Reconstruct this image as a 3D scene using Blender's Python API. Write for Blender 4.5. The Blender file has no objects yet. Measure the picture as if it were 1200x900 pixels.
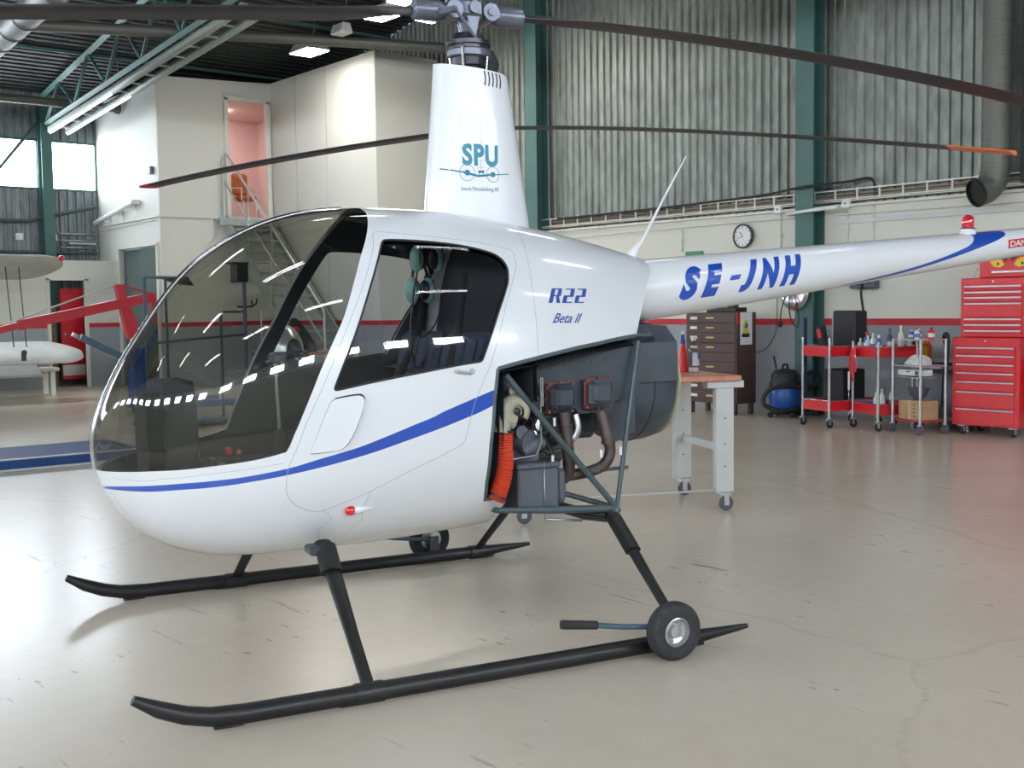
import bpy, bmesh, math, random
import numpy as np
from mathutils import Vector, Matrix
from mathutils.geometry import delaunay_2d_cdt
random.seed(7)
sc = bpy.context.scene
COL = sc.collection
PI = math.pi

# ------------------------------------------------------------------ materials
def _mat(name):
    m = bpy.data.materials.new(name); m.use_nodes = True
    return m, m.node_tree, m.node_tree.nodes['Principled BSDF']
def mat(name, col, rough=.5, metal=0., coat=0., noise=0., nscale=8., bump=0., bscale=60., spec=.5, stretch=None, emit=None, estr=0.):
    """plain procedural material: colour broken up a little by noise, optional bump"""
    m, nt, b = _mat(name)
    b.inputs['Base Color'].default_value = (*col, 1); b.inputs['Roughness'].default_value = rough
    b.inputs['Metallic'].default_value = metal; b.inputs['Coat Weight'].default_value = coat
    b.inputs['Coat Roughness'].default_value = .06; b.inputs['Specular IOR Level'].default_value = spec
    tc = nt.nodes.new('ShaderNodeTexCoord'); mp = nt.nodes.new('ShaderNodeMapping')
    nt.links.new(tc.outputs['Object'], mp.inputs['Vector'])
    if stretch: mp.inputs['Scale'].default_value = stretch
    n = nt.nodes.new('ShaderNodeTexNoise'); n.inputs['Scale'].default_value = nscale; n.inputs['Detail'].default_value = 4
    nt.links.new(mp.outputs['Vector'], n.inputs['Vector'])
    r = nt.nodes.new('ShaderNodeValToRGB'); a = noise if noise else .03
    r.color_ramp.elements[0].position = .3; r.color_ramp.elements[1].position = .7
    r.color_ramp.elements[0].color = (*[c*(1-a) for c in col], 1)
    r.color_ramp.elements[1].color = (*[min(1, c*(1+a)) for c in col], 1)
    nt.links.new(n.outputs['Fac'], r.inputs['Fac']); nt.links.new(r.outputs['Color'], b.inputs['Base Color'])
    if bump:
        n2 = nt.nodes.new('ShaderNodeTexNoise'); n2.inputs['Scale'].default_value = bscale
        bp = nt.nodes.new('ShaderNodeBump'); bp.inputs['Strength'].default_value = bump; bp.inputs['Distance'].default_value = .01
        nt.links.new(mp.outputs['Vector'], n2.inputs['Vector']); nt.links.new(n2.outputs['Fac'], bp.inputs['Height'])
        nt.links.new(bp.outputs['Normal'], b.inputs['Normal'])
    if emit:
        b.inputs['Emission Color'].default_value = (*emit, 1); b.inputs['Emission Strength'].default_value = estr
    return m
def glass_mat(name, tint, refl=1.5, rough=.0, extra=0.):
    m = bpy.data.materials.new(name); m.use_nodes = True; nt = m.node_tree; nt.nodes.clear()
    o = nt.nodes.new('ShaderNodeOutputMaterial'); t = nt.nodes.new('ShaderNodeBsdfTransparent'); g = nt.nodes.new('ShaderNodeBsdfGlossy')
    g.inputs['Roughness'].default_value = rough; t.inputs['Color'].default_value = (*tint, 1)
    f0 = ((refl-1)/(refl+1))**2+extra                      # two-sided Schlick reflectance
    lw = nt.nodes.new('ShaderNodeLayerWeight'); lw.inputs['Blend'].default_value = .5
    pw = nt.nodes.new('ShaderNodeMath'); pw.operation = 'POWER'; pw.inputs[1].default_value = 5; nt.links.new(lw.outputs['Facing'], pw.inputs[0])
    n = nt.nodes.new('ShaderNodeTexNoise'); n.inputs['Scale'].default_value = 1.4
    bp = nt.nodes.new('ShaderNodeBump'); bp.inputs['Strength'].default_value = .04; bp.inputs['Distance'].default_value = .05
    nt.links.new(n.outputs['Fac'], bp.inputs['Height']); nt.links.new(bp.outputs['Normal'], g.inputs['Normal'])
    ad = nt.nodes.new('ShaderNodeMath'); ad.operation = 'MULTIPLY_ADD'; ad.use_clamp = True; ad.inputs[1].default_value = 1-f0; ad.inputs[2].default_value = f0
    nt.links.new(pw.outputs[0], ad.inputs[0])
    mx = nt.nodes.new('ShaderNodeMixShader'); nt.links.new(ad.outputs[0], mx.inputs['Fac'])
    nt.links.new(t.outputs[0], mx.inputs[1]); nt.links.new(g.outputs[0], mx.inputs[2]); nt.links.new(mx.outputs[0], o.inputs['Surface'])
    return m
def emis(name, col, s):
    m = bpy.data.materials.new(name); m.use_nodes = True; nt = m.node_tree; nt.nodes.clear()
    o = nt.nodes.new('ShaderNodeOutputMaterial'); e = nt.nodes.new('ShaderNodeEmission')
    e.inputs['Color'].default_value = (*col, 1); e.inputs['Strength'].default_value = s
    nt.links.new(e.outputs[0], o.inputs['Surface']); return m

WHITE = mat('white_gloss_paint', (.72, .735, .77), .28, coat=.8, noise=.015, nscale=3)
BLUE = mat('blue_stripe_paint', (.006, .062, .40), .3, coat=.6)
NAVY = mat('navy_lettering_vinyl', (.02, .07, .30), .35)
TEAL = mat('teal_lettering_vinyl', (.0, .19, .29), .4)
SEAM = mat('panel_gap_grey', (.36, .37, .40), .6)
BLACK = mat('black_satin_paint', (.012, .012, .013), .38, noise=.15)
SKID = mat('black_skid_paint', (.008, .008, .009), .42, noise=.3, nscale=14)
DARKIN = mat('dark_cabin_trim', (.018, .019, .026), .7, noise=.2)
RUBBER = mat('black_rubber', (.02, .02, .022), .75, noise=.2, nscale=20)
TREAD = mat('tyre_rubber', (.03, .03, .033), .8, noise=.25, nscale=40, bump=.4, bscale=90)
STEELG = mat('grey_green_frame_paint', (.062, .088, .098), .42, noise=.12)
DGREY = mat('dark_grey_sheet_metal', (.042, .052, .068), .40, noise=.25, nscale=7)
MGREY = mat('mid_grey_box_paint', (.085, .093, .118), .5, noise=.1)
ALU = mat('brushed_aluminium', (.55, .56, .58), .3, metal=.9, noise=.1)
CHROME = mat('bright_chrome', (.50, .50, .52), .25, metal=1)
RUST = mat('heat_stained_exhaust', (.085, .062, .06), .45, metal=.5, noise=.5, nscale=12)
MAG = mat('beige_magnesium_casting', (.36, .34, .26), .55, noise=.15)
ORHOSE = mat('red_silicone_hose', (.62, .07, .03), .45, noise=.12)
REDGASK = mat('dull_red_gasket', (.20, .06, .055), .6)
REDLENS = mat('red_glass_lens', (.55, .01, .02), .12, coat=1, emit=(.6, .01, .02), estr=.05)
HEADSET = mat('green_headset_plastic', (.22, .42, .38), .4)
SEATF = mat('navy_seat_fabric', (.035, .05, .10), .85, noise=.35, nscale=30, bump=.3)
GLASS = glass_mat('canopy_perspex', (.64, .64, .60), 1.5, extra=.04)
WGLASS = glass_mat('door_perspex', (.70, .71, .73), 1.45, extra=.0)
HUBM = mat('hub_grey_alloy', (.13, .14, .18), .35, metal=.5, noise=.2)
BLADE = mat('blade_dark_paint', (.03, .028, .032), .5, noise=.2)
BLADEU = BLADE
ORANGE = mat('orange_tip_paint', (.85, .20, .03), .4)
REDPAINT = mat('tool_red_enamel', (.62, .012, .022), .32, coat=.4, noise=.06)
REDCRANE = mat('crane_red_enamel', (.42, .02, .03), .4, noise=.12)
BLUECR = mat('hydraulic_blue_enamel', (.015, .07, .26), .4, noise=.15)
PETROL = mat('blue_grey_tube_paint', (.06, .10, .14), .45)
GREENST = mat('green_steel_paint', (.05, .125, .11), .5, noise=.1, nscale=3)
GREYPT = mat('light_grey_paint', (.55, .56, .55), .5, noise=.05)
STAIRST = mat('galvanised_stair_steel', (.34, .37, .36), .5, metal=.25, noise=.12)
TUBEST = mat('grey_handrail_steel', (.50, .52, .50), .4, metal=.4)
CREAM = mat('cream_wall_paint', (.64, .63, .56), .75, noise=.025, nscale=.8)
PANELW = mat('off_white_wall_panel', (.62, .615, .57), .65, noise=.03, nscale=.5)
PINK = mat('pink_room_paint', (.80, .58, .55), .8)
OPDOOR = mat('dark_green_door_paint', (.095, .13, .12), .55, noise=.15, nscale=1.2)
GREYWALL = mat('grey_dado_paint', (.30, .32, .345), .7, noise=.05)
REDBAND = mat('red_band_paint', (.50, .015, .03), .55)
WOODTOP = mat('orange_brown_worktop', (.50, .21, .13), .4, noise=.12, nscale=4, stretch=(1, 8, 1))
BROWNCAB = mat('brown_cabinet_enamel', (.075, .042, .038), .42, noise=.15)
CARD = mat('brown_cardboard', (.46, .29, .16), .8, noise=.12)
CLOTH = mat('white_rag_cloth', (.8, .8, .78), .9)
DUCT = mat('spiral_duct_galvanised', (.12, .12, .105), .5, metal=.3, noise=.25, nscale=2, stretch=(1, 1, 40))
SILDUCT = mat('bright_duct_galvanised', (.20, .205, .205), .5, metal=.6, noise=.2, nscale=3)
CABLE = mat('black_cable_rubber', (.012, .012, .013), .6)
CONDUIT = mat('cream_conduit_plastic', (.62, .61, .55), .5)
PLUG = mat('white_plastic', (.72, .73, .72), .45)
FABW = mat('silvered_wing_fabric', (.52, .52, .49), .5, noise=.12, nscale=3)
CANVAS = mat('olive_beige_canvas', (.30, .29, .18), .9, noise=.35, nscale=5)
ORCHAIR = mat('orange_leather', (.50, .13, .04), .5, noise=.25)
TUBEGLOW = emis('fluorescent_tube', (.95, .97, 1.0), 34)
PANE = emis('bright_daylight_pane', (.84, .92, 1.0), 16)
PANEL2 = emis('daylight_strip_window', (.82, .91, 1.0), 60)
LAMPGL = emis('metal_halide_glow', (1.0, .96, .86), 60)

def corr_mat(name, col, var):
    m, nt, b = _mat(name); b.inputs['Metallic'].default_value = .55; b.inputs['Roughness'].default_value = .48
    tc = nt.nodes.new('ShaderNodeTexCoord'); mp = nt.nodes.new('ShaderNodeMapping'); mp.inputs['Scale'].default_value = (1, 1, .3)
    nt.links.new(tc.outputs['Object'], mp.inputs['Vector'])
    n = nt.nodes.new('ShaderNodeTexNoise'); n.inputs['Scale'].default_value = 5; n.inputs['Detail'].default_value = 6; n.inputs['Roughness'].default_value = .7
    nt.links.new(mp.outputs['Vector'], n.inputs['Vector'])
    v = nt.nodes.new('ShaderNodeTexVoronoi'); v.inputs['Scale'].default_value = 9; mp2 = nt.nodes.new('ShaderNodeMapping'); mp2.inputs['Scale'].default_value = (1, 1, .5)
    nt.links.new(tc.outputs['Object'], mp2.inputs['Vector']); nt.links.new(mp2.outputs['Vector'], v.inputs['Vector'])
    mx = nt.nodes.new('ShaderNodeMath'); mx.operation = 'MULTIPLY_ADD'; mx.inputs[1].default_value = .18
    nt.links.new(v.outputs['Distance'], mx.inputs[0]); nt.links.new(n.outputs['Fac'], mx.inputs[2])
    r = nt.nodes.new('ShaderNodeValToRGB'); r.color_ramp.elements[0].position = .38; r.color_ramp.elements[1].position = .80
    r.color_ramp.elements[0].color = (*[c*(1-var) for c in col], 1); r.color_ramp.elements[1].color = (*[min(1, c*(1+var)) for c in col], 1)
    nt.links.new(mx.outputs[0], r.inputs['Fac']); nt.links.new(r.outputs['Color'], b.inputs['Base Color'])
    return m
CORR = corr_mat('weathered_galvanised_sheet', (.215, .228, .208), .34)
CORRD = corr_mat('grey_galvanised_sheet', (.20, .22, .225), .3)
DECK = mat('dark_roof_deck', (.034, .038, .037), .6, metal=.2, noise=.2)

def floor_mat():
    m, nt, b = _mat('painted_concrete_floor'); L = nt.links.new
    tc = nt.nodes.new('ShaderNodeTexCoord')
    def noise(sc_, det=5, rgh=.6, stretch=None, rot=0):
        n = nt.nodes.new('ShaderNodeTexNoise'); n.inputs['Scale'].default_value = sc_; n.inputs['Detail'].default_value = det
        n.inputs['Roughness'].default_value = rgh
        if stretch:
            mp = nt.nodes.new('ShaderNodeMapping'); mp.inputs['Scale'].default_value = stretch; mp.inputs['Rotation'].default_value = (0, 0, rot)
            L(tc.outputs['Object'], mp.inputs['Vector']); L(mp.outputs['Vector'], n.inputs['Vector'])
        else: L(tc.outputs['Object'], n.inputs['Vector'])
        return n
    def ramp(src, p0, p1, c0, c1):
        r = nt.nodes.new('ShaderNodeValToRGB'); r.color_ramp.elements[0].position = p0; r.color_ramp.elements[1].position = p1
        r.color_ramp.elements[0].color = (*c0, 1); r.color_ramp.elements[1].color = (*c1, 1); L(src, r.inputs['Fac']); return r.outputs['Color']
    def mul(a, k):
        n = nt.nodes.new('ShaderNodeMath'); n.operation = 'MULTIPLY'; L(a, n.inputs[0])
        if isinstance(k, (int, float)): n.inputs[1].default_value = k
        else: L(k, n.inputs[1])
        return n.outputs[0]
    def mix(fac, a, b_, mode='MIX'):
        n = nt.nodes.new('ShaderNodeMixRGB'); n.blend_type = mode
        if isinstance(fac, (int, float)): n.inputs[0].default_value = fac
        else: L(fac, n.inputs[0])
        for i, q in ((1, a), (2, b_)):
            if isinstance(q, tuple): n.inputs[i].default_value = (*q, 1)
            else: L(q, n.inputs[i])
        return n.outputs[0]
    K0, K1 = (0, 0, 0), (1, 1, 1)
    base = ramp(noise(.55).outputs['Fac'], .3, .7, (.60, .525, .43), (.67, .60, .505))
    fine = ramp(noise(9, 8, .7).outputs['Fac'], .3, .75, (.93, .93, .93), (1.0, 1.0, 1.0))
    c = mix(1.0, base, fine, 'MULTIPLY')
    patch = ramp(noise(1.1, 3).outputs['Fac'], .50, .66, K0, K1)
    for sc_, st, rt, lo in ((26, (1, .28, 1), .5, .655), (15, (1, .12, 1), -.35, .665), (60, (1, 1, 1), 0, .68)):
        c = mix(mul(mul(ramp(noise(sc_, 3, .55, st, rt).outputs['Fac'], lo, lo+.03, K0, K1), patch), .75), c, (.15, .12, .095))
    v = nt.nodes.new('ShaderNodeTexVoronoi'); v.feature = 'DISTANCE_TO_EDGE'; v.inputs['Scale'].default_value = .21
    ad = nt.nodes.new('ShaderNodeVectorMath'); ad.operation = 'MULTIPLY_ADD'; ad.inputs[1].default_value = (.35, .35, 0); L(noise(1.6).outputs['Color'], ad.inputs[0]); L(tc.outputs['Object'], ad.inputs[2]); L(ad.outputs[0], v.inputs['Vector'])
    c = mix(mul(ramp(v.outputs['Distance'], 0, .0012, K1, K0), .17), c, (.28, .23, .18))
    L(c, b.inputs['Base Color'])
    b.inputs['Roughness'].default_value = .25
    b.inputs['Specular IOR Level'].default_value = .5
    bp = nt.nodes.new('ShaderNodeBump'); bp.inputs['Strength'].default_value = .05; bp.inputs['Distance'].default_value = .02
    L(noise(3, 3).outputs['Fac'], bp.inputs['Height']); L(bp.outputs['Normal'], b.inputs['Normal'])
    return m
FLOOR = floor_mat()

# ------------------------------------------------------------------ mesh builder
class MB:
    def __init__(s): s.v = []; s.f = []; s.m = []; s.sm = []
    def add(s, vs, fs, mi=0, smooth=False):
        n = len(s.v); s.v += [tuple(v) for v in vs]
        for f in fs: s.f.append([n+i for i in f]); s.m.append(mi); s.sm.append(smooth)
        return s
    def box(s, c, d, rz=0, mi=0, R=None, bev=0):
        x, y, z = [k/2 for k in d]
        if bev:
            b = min(bev, x*.9, y*.9, z*.9)
            vs = []
            for sx in (-1, 1):
                for sy in (-1, 1):
                    for sz in (-1, 1):
                        vs += [(sx*x, sy*(y-b), sz*(z-b)), (sx*(x-b), sy*y, sz*(z-b)), (sx*(x-b), sy*(y-b), sz*z)]
            I = lambda a, b_, c_, k: ((a*2+b_)*2+c_)*3+k
            fs = []
            for a in (0, 1):
                q = [I(a, 0, 0, 0), I(a, 1, 0, 0), I(a, 1, 1, 0), I(a, 0, 1, 0)]; fs.append(q if a else q[::-1])
                q = [I(0, a, 0, 1), I(0, a, 1, 1), I(1, a, 1, 1), I(1, a, 0, 1)]; fs.append(q if a else q[::-1])
                q = [I(0, 0, a, 2), I(1, 0, a, 2), I(1, 1, a, 2), I(0, 1, a, 2)]; fs.append(q if a else q[::-1])
            for a in (0, 1):
                for b_ in (0, 1):
                    q = [I(a, b_, 0, 0), I(a, b_, 1, 0), I(a, b_, 1, 1), I(a, b_, 0, 1)]; fs.append(q if a == b_ else q[::-1])
                    q = [I(a, 0, b_, 0), I(a, 0, b_, 2), I(a, 1, b_, 2), I(a, 1, b_, 0)]; fs.append(q if a == b_ else q[::-1])
                    q = [I(0, a, b_, 1), I(0, a, b_, 2), I(1, a, b_, 2), I(1, a, b_, 1)]; fs.append(q if a != b_ else q[::-1])
            for a in (0, 1):
                for b_ in (0, 1):
                    for c_ in (0, 1):
                        q = [I(a, b_, c_, 0), I(a, b_, c_, 1), I(a, b_, c_, 2)]; fs.append(q if (a+b_+c_) % 2 else q[::-1])
        else:
            vs = [(sx*x, sy*y, sz*z) for sx in (-1, 1) for sy in (-1, 1) for sz in (-1, 1)]
            fs = [(0, 1, 3, 2), (4, 6, 7, 5), (0, 4, 5, 1), (2, 3, 7, 6), (0, 2, 6, 4), (1, 5, 7, 3)]
        M = R if R is not None else Matrix.Rotation(rz, 3, 'Z')
        cc = Vector(c)
        s.add([M @ Vector(v) + cc for v in vs], fs, mi); return s
    def tube(s, pts, r, n=12, mi=0, caps=True, flat=1., up=None, closed=False):
        P = [Vector(p) for p in pts]; N = len(P)
        rs = r if isinstance(r, (list, tuple)) else [r]*N
        base = len(s.v); prev = None; vs = []
        for i in range(N):
            if closed: t = (P[(i+1) % N]-P[i-1])
            else: t = P[min(i+1, N-1)]-P[max(i-1, 0)]
            t.normalize()
            if prev is None:
                u = Vector(up) if up else (Vector((0, 0, 1)) if abs(t.z) < .9 else Vector((1, 0, 0)))
            else: u = prev
            u = (u-t*u.dot(t)).normalized(); w = t.cross(u); prev = u
            for k in range(n):
                a = 2*PI*k/n; vs.append(P[i]+u*math.cos(a)*rs[i]+w*math.sin(a)*rs[i]*flat)
        fs = []
        for i in range(N if closed else N-1):
            j = (i+1) % N
            for k in range(n): fs.append((i*n+k, i*n+(k+1) % n, j*n+(k+1) % n, j*n+k))
        s.add(vs, fs, mi, True)
        if caps and not closed:
            s.add([vs[k] for k in range(n)], [list(range(n))[::-1]], mi); s.add([vs[(N-1)*n+k] for k in range(n)], [list(range(n))], mi)
        return s
    def cyl(s, a, b, r, r2=None, n=20, mi=0, caps=True):
        return s.tube([a, b], [r, r if r2 is None else r2], n, mi, caps)
    def lathe(s, prof, c=(0, 0, 0), axis=(0, 0, 1), n=24, mi=0, smooth=True, cap=True):
        ax = Vector(axis).normalized(); u = Vector((1, 0, 0)) if abs(ax.x) < .9 else Vector((0, 1, 0))
        u = (u-ax*u.dot(ax)).normalized(); w = ax.cross(u); c = Vector(c); vs = []
        for r, h in prof:
            for k in range(n):
                a = 2*PI*k/n; vs.append(c+ax*h+u*r*math.cos(a)+w*r*math.sin(a))
        fs = [(i*n+k, i*n+(k+1) % n, (i+1)*n+(k+1) % n, (i+1)*n+k) for i in range(len(prof)-1) for k in range(n)]
        s.add(vs, fs, mi, smooth)
        if cap:
            if prof[0][0] > 1e-5: s.add(vs[:n], [list(range(n))[::-1]], mi)
            if prof[-1][0] > 1e-5: s.add(vs[-n:], [list(range(n))], mi)
        return s
    def prism(s, poly, a, b, frame=None, mi=0, smooth=False):
        """poly in (u,v); extruded from w=a to w=b; frame=(origin,U,V,W)"""
        O, U, V, W = [Vector(k) for k in (frame or ((0, 0, 0), (1, 0, 0), (0, 1, 0), (0, 0, 1)))]
        n = len(poly); vs = [O+U*p[0]+V*p[1]+W*a for p in poly]+[O+U*p[0]+V*p[1]+W*b for p in poly]
        s.add(vs, [list(range(n))[::-1], list(range(n, 2*n))], mi)
        s.add(vs, [(i, (i+1) % n, n+(i+1) % n, n+i) for i in range(n)], mi, smooth); return s
    def sphere(s, c, r, sc_=(1, 1, 1), n=20, mi=0):
        m = n//2; prof = [(math.sin(PI*i/m), -math.cos(PI*i/m)) for i in range(m+1)]; vs = []
        for pr, h in prof:
            for k in range(n):
                a = 2*PI*k/n; vs.append((c[0]+r*sc_[0]*pr*math.cos(a), c[1]+r*sc_[1]*pr*math.sin(a), c[2]+r*sc_[2]*h))
        s.add(vs, [(i*n+k, i*n+(k+1) % n, (i+1)*n+(k+1) % n, (i+1)*n+k) for i in range(m) for k in range(n)], mi, True); return s
    def build(s, name, mats, parent=None, **kw):
        me = bpy.data.meshes.new(name); me.from_pydata(s.v, [], s.f)
        mats = mats if isinstance(mats, (list, tuple)) else [mats]
        for m in mats: me.materials.append(m)
        me.polygons.foreach_set('material_index', s.m); me.polygons.foreach_set('use_smooth', s.sm)
        bm = bmesh.new(); bm.from_mesh(me); bmesh.ops.remove_doubles(bm, verts=bm.verts, dist=1e-5)
        bmesh.ops.dissolve_degenerate(bm, dist=1e-6, edges=bm.edges)
        if kw.get('fixn', True): bmesh.ops.recalc_face_normals(bm, faces=bm.faces)
        for e in bm.edges:
            if len(e.link_faces) == 2 and e.calc_face_angle(0) > .7: e.smooth = False
        bm.to_mesh(me); bm.free(); me.update()
        o = bpy.data.objects.new(name, me); COL.objects.link(o)
        if parent is not None: o.parent = parent
        if 'loc' in kw: o.location = kw['loc']
        if 'rz' in kw: o.rotation_euler.z = kw['rz']
        if 'label' in kw: o['label'] = kw['label']
        if 'kind' in kw: o['kind'] = kw['kind']
        return o
def tag(o, label, cat, group=None, kind=None):
    o['label'] = label; o['category'] = cat
    if group: o['group'] = group
    if kind: o['kind'] = kind
    return o
def thing(name, label, cat, loc=(0, 0, 0), rz=0, group=None):
    o = bpy.data.objects.new(name, None); COL.objects.link(o); o.location = loc; o.rotation_euler = (0, 0, rz); o.empty_display_size = .1
    return tag(o, label, cat, group)
def struct(name, mb, m, **kw):
    o = mb.build(name, m, **kw); o['kind'] = 'structure'; return o
def kids(o): return [c for c in bpy.data.objects if c.parent == o]
def copy_tree(o, parent=None):
    c = o.copy(); COL.objects.link(c); c.parent = parent
    for k in kids(o): copy_tree(k, c)
    return c
def text2d(body, size=1., shear=0., offset=0., xscale=1., maxlen=None, align='LEFT', spacing=1.):
    cu = bpy.data.curves.new('lettering_source', 'FONT'); cu.body = body; cu.size = size; cu.shear = shear; cu.offset = offset
    cu.align_x = align; cu.space_character = spacing; cu.resolution_u = 4
    ob = bpy.data.objects.new('lettering_source', cu); COL.objects.link(ob)
    dg = bpy.context.evaluated_depsgraph_get(); me = bpy.data.meshes.new_from_object(ob.evaluated_get(dg))
    bpy.data.objects.remove(ob); bpy.data.curves.remove(cu)
    bm = bmesh.new(); bm.from_mesh(me); bpy.data.meshes.remove(me)
    bmesh.ops.triangulate(bm, faces=bm.faces)
    if maxlen:
        for _ in range(4):
            es = [e for e in bm.edges if e.calc_length() > maxlen]
            if not es: break
            bmesh.ops.subdivide_edges(bm, edges=es, cuts=1); bmesh.ops.triangulate(bm, faces=bm.faces)
    bm.verts.ensure_lookup_table()
    V = [(v.co.x*xscale, v.co.y) for v in bm.verts]; F = [[v.index for v in f.verts] for f in bm.faces]; bm.free()
    return V, F
def fit2d(V, w, h, x0=0, y0=0):
    """scale flat lettering to an exact width and height"""
    xs = [v[0] for v in V]; ys = [v[1] for v in V]; a, b, c, d = min(xs), max(xs), min(ys), max(ys)
    return [(x0+(x-a)/(b-a)*w, y0+(y-c)/(d-c)*h) for x, y in V]
# ------------------------------------------------------------------ helicopter body surface (metres; x forward, y to port, z up)
Q = [1.6381, 0.8522, 1.0111, 1.2449, 1.5656, 1.7565, 1.8005, 1.736, 1.5764, 0.683, 0.5089, 0.3998, 0.3845, 0.3945, 0.4366, 0.4893, 0.1065, 0.303, 0.439, 0.5339, 0.5603, 0.494, 0.2502, 2.249, 2.58]
SK = np.array([0, .12, .25, .4, .55, .7, .85, 1.0]); XR = -.95
def spline(S, V, s):
    S = np.asarray(S); V = np.asarray(V); m = np.zeros(len(S)); d = np.diff(V)/np.diff(S); h = np.diff(S)
    m[1:-1] = (d[:-1]*h[1:]+d[1:]*h[:-1])/(h[:-1]+h[1:]); m[0] = 2*d[0]-m[1]; m[-1] = 2*d[-1]-m[-2]
    i = np.clip(np.searchsorted(S, s)-1, 0, len(S)-2); t = (s-S[i])/h[i]
    return (2*t**3-3*t**2+1)*V[i]+(t**3-2*t**2+t)*h[i]*m[i]+(-2*t**3+3*t**2)*V[i+1]+(t**3-t**2)*h[i]*m[i+1]
ZT = np.r_[Q[1], Q[2:9]]; ZB = np.r_[Q[1], Q[9:16]]; HW = np.r_[0, Q[16:23]]; FMID = [.5, .42, .40, .38, .38, .40, .42, .45]
def sect(s):
    T = spline(SK, ZT, s); B = spline(SK, ZB, s); return T, B, spline(SK, HW, s), B+(T-B)*spline(SK, FMID, s)
def surf(s, v):
    s = np.clip(np.asarray(s, float), 0, 1.05); v = np.asarray(v, float); x = Q[0]-(Q[0]-XR)*s**2
    T, B, W, M = sect(s); c = np.cos(v); sn = np.sin(v); n = np.where(v > 0, Q[23], Q[24])
    c2 = np.abs(c)**(2/n)*np.sign(c); s2 = np.abs(sn)**(2/n)*np.sign(sn)
    return np.stack([x, W*c2, np.where(v > 0, M+(T-M)*s2, M+(M-B)*s2)], -1)
def skin_y(x, z, off=0.):
    """half width of the body at station x, height z"""
    s = math.sqrt(max(0, (Q[0]-x)/(Q[0]-XR))); T, B, W, M = [float(k) for k in sect(np.array(s))]
    n, t = (Q[23], (z-M)/(T-M)) if z > M else (Q[24], (M-z)/(M-B))
    return W*max(0, 1-min(1, abs(t))**n)**(1/n)+off
def skin_n(s, v):
    e = 2e-3; s0 = np.clip(s, .02, .99); v0 = np.clip(v, -1.55, 1.55)
    a = surf(s0+e, v0)-surf(s0-e, v0); b = surf(s0, v0+e)-surf(s0, v0-e)
    n = np.cross(b, a); n /= np.linalg.norm(n, axis=-1, keepdims=True)+1e-12
    return n
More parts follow.
